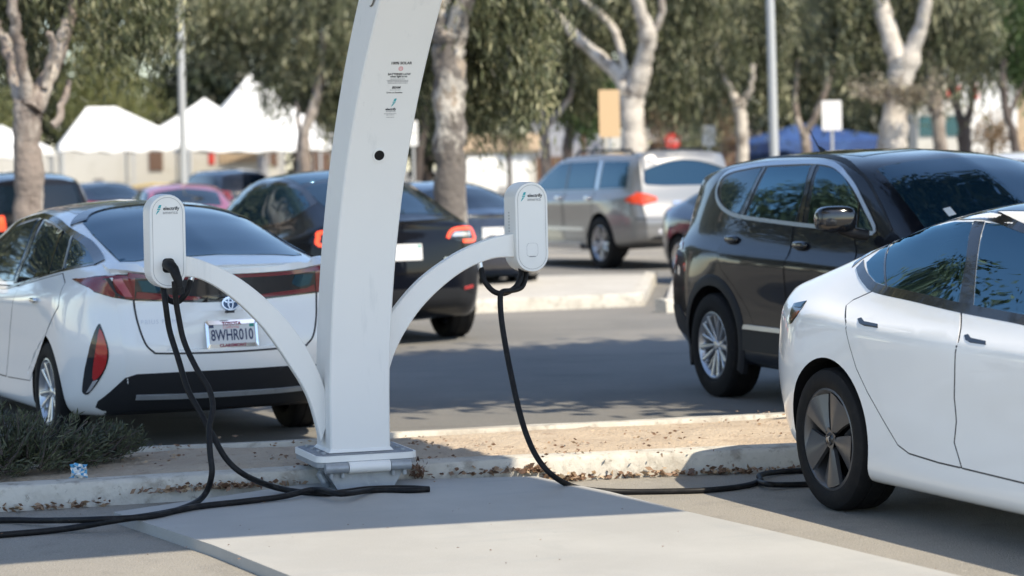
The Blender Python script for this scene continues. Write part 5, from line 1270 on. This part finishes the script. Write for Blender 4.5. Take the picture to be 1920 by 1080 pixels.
# far rows that close the view
BK = 'dark trees closing the view behind the lot'
for i, (x, Y, rx, ybot, m) in enumerate([(-60, 128, 150, 290, 'leaf_dark'), (60, 130, 130, 275, 'leaf_olive'), (330, 126, 150, 250, 'leaf_dark'), (430, 130, 130, 240, 'leaf_dark'), (560, 128, 150, 270, 'leaf_dark'), (690, 132, 140, 290, 'leaf_dark'), (800, 128, 110, 300, 'leaf_dark'),
        (890, 136, 90, 205, 'leaf_dark'), (1000, 134, 110, 215, 'leaf_olive'), (1110, 132, 130, 235, 'leaf_dark'), (1230, 130, 120, 265, 'leaf_dark'), (1330, 128, 120, 275, 'leaf_dark'), (1440, 130, 120, 285, 'leaf_dark'), (1560, 128, 130, 275, 'leaf_dark'), (1680, 132, 120, 285, 'leaf_dark'), (1780, 136, 90, 160, 'leaf_olive'), (1900, 140, 120, 110, 'leaf_dark'), (2030, 130, 130, 270, 'leaf_dark'), (2180, 128, 150, 280, 'leaf_olive'), (2350, 130, 150, 285, 'leaf_dark'), (2540, 132, 160, 280, 'leaf_olive'), (2750, 134, 170, 285, 'leaf_dark'), (-230, 130, 150, 285, 'leaf_dark'), (-420, 132, 160, 285, 'leaf_olive')]):
    ry = (ybot + 330) / 2
    tree('background_tree', 'dark full tree in the row closing the view behind the lot', Y, [[(x, 330, 26), (x + 4, 220, 22), (x, 100, 16), (x + 6, -60, 10)]], M['bark_dark'],
         [(x, ybot - ry, rx, ry, 0, 4, 2.0), (x, ybot - 50, rx * .9, 50, 0, 3, .6)], M[m], BK, seed=40 + i, nclump=80, per=24, size=(.3, .9), droop=.5, ratio=.45, cs=(.7, .9))
for i, (x, y, rx, ry, Y, m, lb) in enumerate([(1250, 215, 34, 45, 88, 'leaf_brown', 'dry orange brown shrub behind the red stop sign'), (1315, 275, 40, 26, 84, 'leaf_olive', 'low olive shrub beneath the small white sign behind the SUVs'), (955, 245, 50, 30, 95, 'leaf_olive', 'olive bush above the tan roof'), (1350, 215, 26, 40, 90, 'leaf_brown', 'dry brown shrub left of the slim split trunk'), (1860, 250, 40, 36, 76, 'leaf_brown', 'dry pale shrub below the white structure')]):
    tree('shrub', lb, Y, [[(x, y + ry, 8), (x + 3, y, 5)]], M['bark_dark'], [(x, y, rx, ry, 0, .8, .7)], M[m], seed=70 + i, nclump=70, per=30, size=(.12, .3), droop=.4)
# dead twiggy sprays round the stout trunk
P, D, S, T = [], [], [], []
tw = empty('mistletoe_clump', atY(1690, 175, 49.2), label='dry twiggy clump of brown leaves clinging to the stout pale trunk', cat='foliage')
o = Vector(tw.location); mb = MB()
for i in range(40):
    e = atY(rng.uniform(1585, 1790), 185 + rng.gauss(0, 12) - abs(rng.gauss(0, 10)), 49 + rng.uniform(-.5, .3)); mb.tube([Vector((rng.gauss(0, .1), -.1, 0)), (e - o) * .5 + Vector((0, 0, -.06)), e - o], [.02, .012, .005], 5, False)
    for k in range(36):
        f = rng.uniform(.25, 1.05); p = (e - o) * f + Vector((rng.gauss(0, .09), rng.gauss(0, .09), rng.gauss(0, .09))); P.append(p); D.append((rng.gauss(0, 1), rng.gauss(0, 1), rng.gauss(0, .7))); S.append(rng.uniform(.06, .15)); T.append(rng.random())
mb.build('twigs', M['bark_grey'], tw); leaf_cloud('leaves', P, D, S, T, M['leaf_tan'], .35, tw)
# trees outside the frame whose shade and reflections one sees
def off_tree(label, x, y, h, crowns, m, seed, **k):
    return tree('shade_tree', label, 0, [[(x, y, 0, .24), (x + .1, y, h * .3, .2), (x - .1, y + .1, h * .6, .14)], [(x, y, h * .35, .12), (x - 1.2, y + .6, h * .6, .06)], [(x, y, h * .35, .12), (x + 1.1, y - .6, h * .65, .06)]], M['bark_grey'], crowns, M[m], seed=seed, base=(x, y, 0), **k)
sh_ = Vector((sd.x, sd.y, 0)) / sd.z
def shade_c(gx, gy, z): return (gx + sh_.x * z, gy + sh_.y * z, z)
off_tree('broad tree beside the lane to the right, shading the lane and the black SUV', 6.2, 15.0, 7.5,
         [(*shade_c(.2, 19.4, 5.6), 2.6, 2.5, .8, 2.6), (*shade_c(2.6, 20.2, 6.2), 2.6, 2.6, 1.0, 2.6), (*shade_c(3.3, 16.2, 5.2), 1.9, 2.0, .9, 1.6), (*shade_c(-1.6, 19.0, 5.2), 1.2, 1.9, .6, .9), (*shade_c(.4, 19.6, 5.6), 3.5, 3.3, .8, .55)], 'leaf_olive', 90, nclump=120, per=44, size=(.16, .34), droop=.5, ratio=.5, cs=(.28, .2))
for i, (x, y, h) in enumerate([(-14, 28, 12.5), (-18, 35, 15), (-21, 27, 9), (-12, 37.5, 9), (-22, 38, 13), (-26, 32, 11), (-17, 45, 11), (-30, 44, 14), (-20, 21, 6.5), (-36, 38, 13), (-24, 52, 13), (-30, 25, 9)]):
    off_tree('rounded tree in the row off to the left of the parked cars', x, y, h, [(x, y, h * .60, h * .25, h * .25, h * .37, 1.6)], 'leaf_olive', 100 + i, nclump=130, per=60, size=(.14, .38), droop=.4, ratio=.45, cs=(.36, .36), group='trees off to the left')

# ------------------------------------------------------------------ tents, buildings, signs, posts
def tent(label, Y, xl, xr, yp, ye, peaked, m='tent', depth=5.0, xp=None, yaw=R(12), name='event_tent', valance=.28, wall=False, ridge=.0):
    l, r = atY(xl, ye, Y), atY(xr, ye, Y); ze = (l.z + r.z) / 2; cx = (l.x + r.x) / 2; w_ = (r.x - l.x) / 2; zp = atY((xl + xr) / 2, yp, Y).z
    root = empty(name, (cx, Y, 0), yaw, label=label, cat='tent'); d = depth / 2; N = 16; vs, fs = [], []
    ox = 0 if xp is None else atY(xp, yp, Y).x - cx
    for i in range(N + 1):
        f = i / N
        g = f ** 1.3 if peaked else f
        zz = ze + (zp - ze) * g; s = 1 - f
        rx, ry = max(.02, w_ * (1 - f * (1 - ridge))), max(.02, d * s)
        for k in range(4):
            a, b = ((-1, -1), (1, -1), (1, 1), (-1, 1))[k]; a2, b2 = ((1, -1), (1, 1), (-1, 1), (-1, -1))[k]
            for j in range(10): t = j / 10; vs.append((ox * f + rx * (a + (a2 - a) * t), ry * (b + (b2 - b) * t), zz - (.10 * math.sin(math.pi * t) * s)))
    for i in range(N):
        for k in range(40): fs.append((i * 40 + k, i * 40 + (k + 1) % 40, (i + 1) * 40 + (k + 1) % 40, (i + 1) * 40 + k))
    n0 = len(vs)
    for k in range(40):
        x, y, z = vs[k]; vs.append((x * 1.005, y * 1.005, z - valance * (1 - .3 * (k % 2))))
    for k in range(40): fs.append((k, (k + 1) % 40, n0 + (k + 1) % 40, n0 + k))
    MB().add(vs, fs).build('canopy', M[m], root, smooth=25)
    for a in (-1, 1):
        for b in (-1, 1): MB().tube([(a * w_ * .97, b * d * .97, 0), (a * w_ * .97, b * d * .97, ze)], .05, 8).build('leg', M['pole'], root)
    if wall: MB().box((0, d * .96, ze * .5), (w_ * 1.9, .03, ze)).build('side_wall', M[m], root)
    return root
tent('low white frame tent with scalloped edge behind the forked eucalyptus', 100, 112, 350, 200, 270, False, xp=190, ridge=.22)
tent('tall white tent rising to a sharp peak between the lamp post and the curving eucalyptus', 102, 338, 650, 138, 270, True, depth=6.5, xp=468)
tent('white tent half hidden behind the sharp peaked one, left of its peak', 112, 240, 520, 184, 262, True, depth=6, xp=383)
tent('small white tent at the picture edge left of the forked eucalyptus', 104, -90, 96, 235, 282, False)
tent('small white tent right of the sharp peaked one, partly behind the post', 108, 570, 700, 222, 270, False)
tent('blue canopy tent behind the V stemmed tree', 88, 1412, 1642, 230, 262, False, 'blue_fabric', depth=4, xp=1500, valance=.45, wall=True)
def slab(name, label, cat, Y, x0, x1, y0, y1, m, thick=4.0, roof=None, extra=(), kind=None):
    a, b = atY(x0, y1, Y), atY(x1, y0, Y); cx = (a.x + b.x) / 2; zb, zt2 = max(-.02, a.z), b.z
    root = empty(name, (cx, Y, 0), label=label, cat=cat)
    MB().box((0, thick / 2, zt2 / 2 if zb < .4 else (zb + zt2) / 2), (b.x - a.x, thick, zt2 if zb < .4 else zt2 - zb)).build('wall', M[m], root)
    if roof:
        w2 = (b.x - a.x) / 2 + .25
        MB().prism([Vector((-w2, -.35, zt2 - .02)), Vector((-w2, -.35, zt2 + .12)), Vector((-w2, thick / 2, zt2 + roof[1])), Vector((-w2, thick + .35, zt2 + .12)), Vector((-w2, thick + .35, zt2 - .02))], (0, 0, 0), (2 * w2, 0, 0)).build('roof', M[roof[0]], root)
    for nm, px0, px1, py0, py1, mm in extra:
        p, q_ = atY(px0, py1, Y), atY(px1, py0, Y)
        MB().box(((p.x + q_.x) / 2 - cx, -.03, (max(0, p.z) + q_.z) / 2), (q_.x - p.x, .06, q_.z - max(0, p.z))).build(nm, M[mm], root)
    return root
slab('low_building', 'long low white building under and behind the white tents', 'building', 116, -120, 520, 276, 352, 'wall_white', extra=(('fascia', 410, 482, 280, 307, 'wall_tan'), ('doorway', 176, 194, 335, 352, 'roof_grey'), ('doorway', 450, 467, 330, 352, 'roof_grey'), ('door_frame', 392, 402, 282, 308, 'sign_red'), ('shutter', 280, 305, 284, 320, 'wall_brown'), ('shutter', 500, 520, 285, 312, 'wall_brown'), ('column', 484, 500, 294, 352, 'grey_wall')))
slab('shed', 'dark timber shed behind the right end of the white tents', 'building', 118, 582, 690, 276, 352, 'wall_brown', extra=(('post', 600, 603, 278, 352, 'pole'), ('post', 622, 625, 278, 352, 'pole')))
slab('house', 'low house with a tan roof edge behind the thick eucalyptus', 'building', 124, 870, 1004, 282, 350, 'wall_white', roof=('wall_tan', .9), extra=(('garage_door', 905, 990, 290, 350, 'sign_white'),))
slab('house', 'grey house wall seen between the small crooked tree and the tan sign', 'building', 128, 1000, 1136, 226, 350, 'grey_wall', extra=(('post', 1091, 1098, 228, 350, 'wall_brown'), ('garden_wall', 1000, 1070, 293, 350, 'wall_brown')))
slab('house', 'bright white wall right behind the tan sign and forked pale trunk', 'building', 122, 1136, 1215, 240, 350, 'wall_white')
slab('house', 'dark roofed house behind the red stop sign', 'building', 126, 1225, 1420, 262, 350, 'wall_brown', roof=('roof_grey', 1.0))
slab('stage_tower', 'white structure with red signs behind the dark forked tree', 'building', 112, 1822, 1905, 120, 350, 'tent', extra=(('red_sign', 1826, 1834, 160, 186, 'sign_red'),))
slab('sign_board', 'white board with a red panel left of the white structure', 'sign', 111, 1772, 1812, 120, 215, 'tent', thick=.3, extra=(('red_panel', 1776, 1800, 162, 186, 'sign_red'),))
slab('trailer', 'pale blue and white trailer behind the grey trunk', 'trailer', 110, 1722, 1812, 196, 350, 'wall_white', thick=2.4, extra=(('blue_side', 1724, 1810, 216, 256, 'glass_blue'),))
slab('house', 'tan wall at the picture edge behind the leaning dark tree', 'building', 116, 1896, 2060, 150, 350, 'wall_tan')
# white delivery van behind the thick eucalyptus
van = empty('delivery_van', (atY(900, 345, 70).x, 70, 0), R(180), label='white box van behind the thick eucalyptus and the dark blue car', cat='van')
MB().box((0, 0, 1.15), (1.0, 3.2, 1.5), bevel=.08).build('cargo_box', M['sign_white'], van, smooth=40); MB().box((0, 2.2, .9), (.98, 1.3, 1.0), bevel=.15).build('cab', M['sign_white'], van, smooth=40)
for y in (-1.2, 1.9):
    for sx in (-1, 1): MB().tube([(sx * .38, y, .32), (sx * .5, y, .32)], .32, 20).build('wheel', M['tyre'], van)
MB().box((0, 1.62 - 3.24, 1.15), (.7, .02, .16)).build('side_stripe', M['pole'], van)
def post(label, px, Y, y0, wpx, name='lamp_post'):
    a = atY(px[0], y0, Y); b = atY(px[1], -260, Y); r = wpx / F * Y / 2; root = empty(name, (a.x, Y, 0), label=label, cat='lamp post')
    o = Vector(root.location); MB().tube([(0, 0, 0), Vector((a.x, Y, a.z)) - o, Vector((b.x, Y, b.z)) - o], [r * 1.1, r, r * .85], 16).build('pole', M['pole'], root, smooth=50)
    MB().tube([(0, 0, 0), (0, 0, .6)], r * 2.4, 16).build('footing', M['concrete'], root)
    MB().box(Vector((b.x - a.x + .5, 0, b.z + .02)), (1.2, .3, .14), bevel=.04).build('lamp_head', M['pole'], root)
post('pale grey lamp post in front of the white tents', (345, 331), 50, 340, 14); post('pale grey lamp post behind the black SUV', (1452, 1437), 42, 300, 17)
def sign(label, Y, x0, x1, y0, y1, m, name='street_sign', post_m='pole', shape='rect', pw=.03):
    a, b = atY(x0, y1, Y), atY(x1, y0, Y); cx, cz = (a.x + b.x) / 2, (a.z + b.z) / 2; root = empty(name, (cx, Y, 0), label=label, cat='sign')
    hw, hh = (b.x - a.x) / 2, (b.z - a.z) / 2
    pts = rrect(hw, hh, min(hw, hh) * .16) if shape == 'rect' else [(hw / math.cos(math.pi / 8) * math.cos(R(22.5 + 45 * k)), hh / math.cos(math.pi / 8) * math.sin(R(22.5 + 45 * k))) for k in range(8)]
    MB().prism([Vector((x, -.04, cz + z)) for x, z in pts], (0, 0, 0), (0, .006, 0)).build('sign_plate', M[m], root)
    MB().tube([(0, 0, 0), (0, 0, cz + hh * .9)], pw, 8).build('post', M[post_m], root)
    return root, cz, hw, hh
sign('blank white sign on a thin post behind the black SUV, right of the lamp post', 46, 1541, 1577, 188, 245, 'sign_white')
sign('small white sign above the gap between the silver SUV and the black SUV', 66, 1317, 1341, 235, 273, 'sign_white')
sign('narrow white sign just right of the big white post', 54, 766, 783, 226, 274, 'sign_white')
sign('upright tan sign board beside the forked pale trunk', 42, 1124, 1161, 168, 258, 'sign_tan')
sr, cz, hw, hh = sign('red octagonal stop sign above the silver SUV roof', 74, 1247, 1276, 250, 279, 'sign_red', shape='oct')
put_text('STOP', hh * .75, (0, -.046, cz), (1, 0, 0), (0, 0, 1), (0, -1, 0), M['sign_white'], sr)
# yellow and timber barrier in front of the low building
br = empty('barrier', (atY(150, 360, 72).x, 72, 0), label='low yellow topped rail fence in front of the white building', cat='fence')
o = Vector(br.location); pts = [atY(x, y, 72) - o for x, y in ((60, 380), (150, 368), (210, 356), (285, 346), (400, 350), (470, 356))]
for a, b in zip(pts[:-1], pts[1:]):
    MB().tube([a, b], .045, 6).build('top_rail', M['yellow'], br)
    MB().prism([a + Vector((0, .02, -.08)), b + Vector((0, .02, -.08)), Vector((b.x, b.y + .02, 0)), Vector((a.x, a.y + .02, 0))], (0, 0, 0), (0, .04, 0)).build('panel', M['wood'], br)
for p in pts: MB().box((p.x, .03, p.z / 2), (.1, .1, p.z)).build('rail_post', M['wood'], br)

# ------------------------------------------------------------------ far and half hidden cars
def far_car(label, px, local, head, curves, paint, suv=False, lamps='red_lamp'):
    c = Car('parked_car', label, place(px, 0, local, head), head, curves, M[paint], rb=.08, nu=60, sub=5)
    r = .36 if suv else .33; c.arches([0, 2.8], r + .04, zc=r); c.wheels([0, 2.8], .80, r, .22, r * .66, 'twin')
    if suv:
        sw = [(-.62, 1.17), (2.45, 1.06), (1.85, 1.45), (1.4, 1.57), (-.45, 1.56)]; c.patch('rear_window', [(-.62, 1.18), (.62, 1.18), (.54, 1.52), (-.54, 1.52)], 'rear', M['glass_far'], off=.004); zl = (.95, 1.14)
    else:
        sw = [(-.1, 1.10), (1.2, .98), (2.42, .95), (1.8, 1.24), (1.3, 1.34), (.8, 1.35), (.3, 1.30)]; rw2 = [(-.62, 0), (-.60, .42), (-.50, .50), (.25, .52), (.32, 0)]
        c.patch('rear_window', rw2 + [(x, -y) for x, y in rw2[-2:0:-1]], 'top', M['glass_far'], off=.004); zl = (.86, .98)
    for ax in 'LR':
        c.patch('window', sw, ax, M['glass_far'], off=.004, smooth=2); c.ribbon('pillar', [(1.12, sw[1][1]), (1.2, 1.34)], ax, M['gloss_black'], wid=.06, off=.006)
        sy = 1 if ax == 'L' else -1; blob(c, 'mirror', (2.05, sy * .98, 1.02 if not suv else 1.12), (.16, .22, .14), M['gloss_black'])
        c.patch('tail_lamp', [(.40 * sy, zl[0]), (.76 * sy, zl[0] + .01), (.76 * sy, zl[1] + .03), (.42 * sy, zl[1])][::sy], 'rear', M[lamps], off=.006)
    wb = [(1.9, -.50), (2.62, -.62), (2.74, 0), (2.62, .62), (1.9, .50), (1.96, 0)]; c.patch('windscreen', wb, 'top', M['glass_far'], off=.004)
    MB().box((-.985 if suv else -.93, 0, .80), (.02, .3, .14)).build('number_plate', M['plate_white'], c.root)
    return c
far_car('dark SUV behind the forked eucalyptus, seen over the white hatchback', (165, 560), (0, -.85), math.pi / 2 + R(22), SUV, 'paint_black', True, 'lit_lamp')
far_car('red car seen over the white hatchback roof, in front of the lamp post', (452, 510), (0, -.85), math.pi / 2 + R(14), SEDAN, 'paint_red')
far_car('dark car further back between the red car and the black electric hatchback', (500, 440), (0, -.85), math.pi / 2 + R(24), SUV, 'paint_navy', True)
far_car('dark car left of the red car, mostly hidden by the white hatchback', (278, 455), (0, -.85), math.pi / 2 + R(24), SEDAN, 'paint_black')
far_car('dark blue saloon behind the thick eucalyptus, partly hidden by the charger box beside it', (985, 545), (0, -.85), math.pi / 2 + R(24), SEDAN, 'paint_navy')
far_car('dark saloon glimpsed between the silver SUV and the black SUV', (1282, 532), (0, -.85), R(24) - math.pi / 2, SEDAN, 'paint_navy')
far_car('white roofed SUV at the picture edge behind the black SUV', (2010, 545), (2.8, -.85), R(14) - math.pi / 2, SUV, 'paint_white', True)
far_car('red SUV whose roof just shows above the black SUV', (1740, 470), (0, -.85), math.pi / 2 + R(18), SUV, 'paint_red', True)
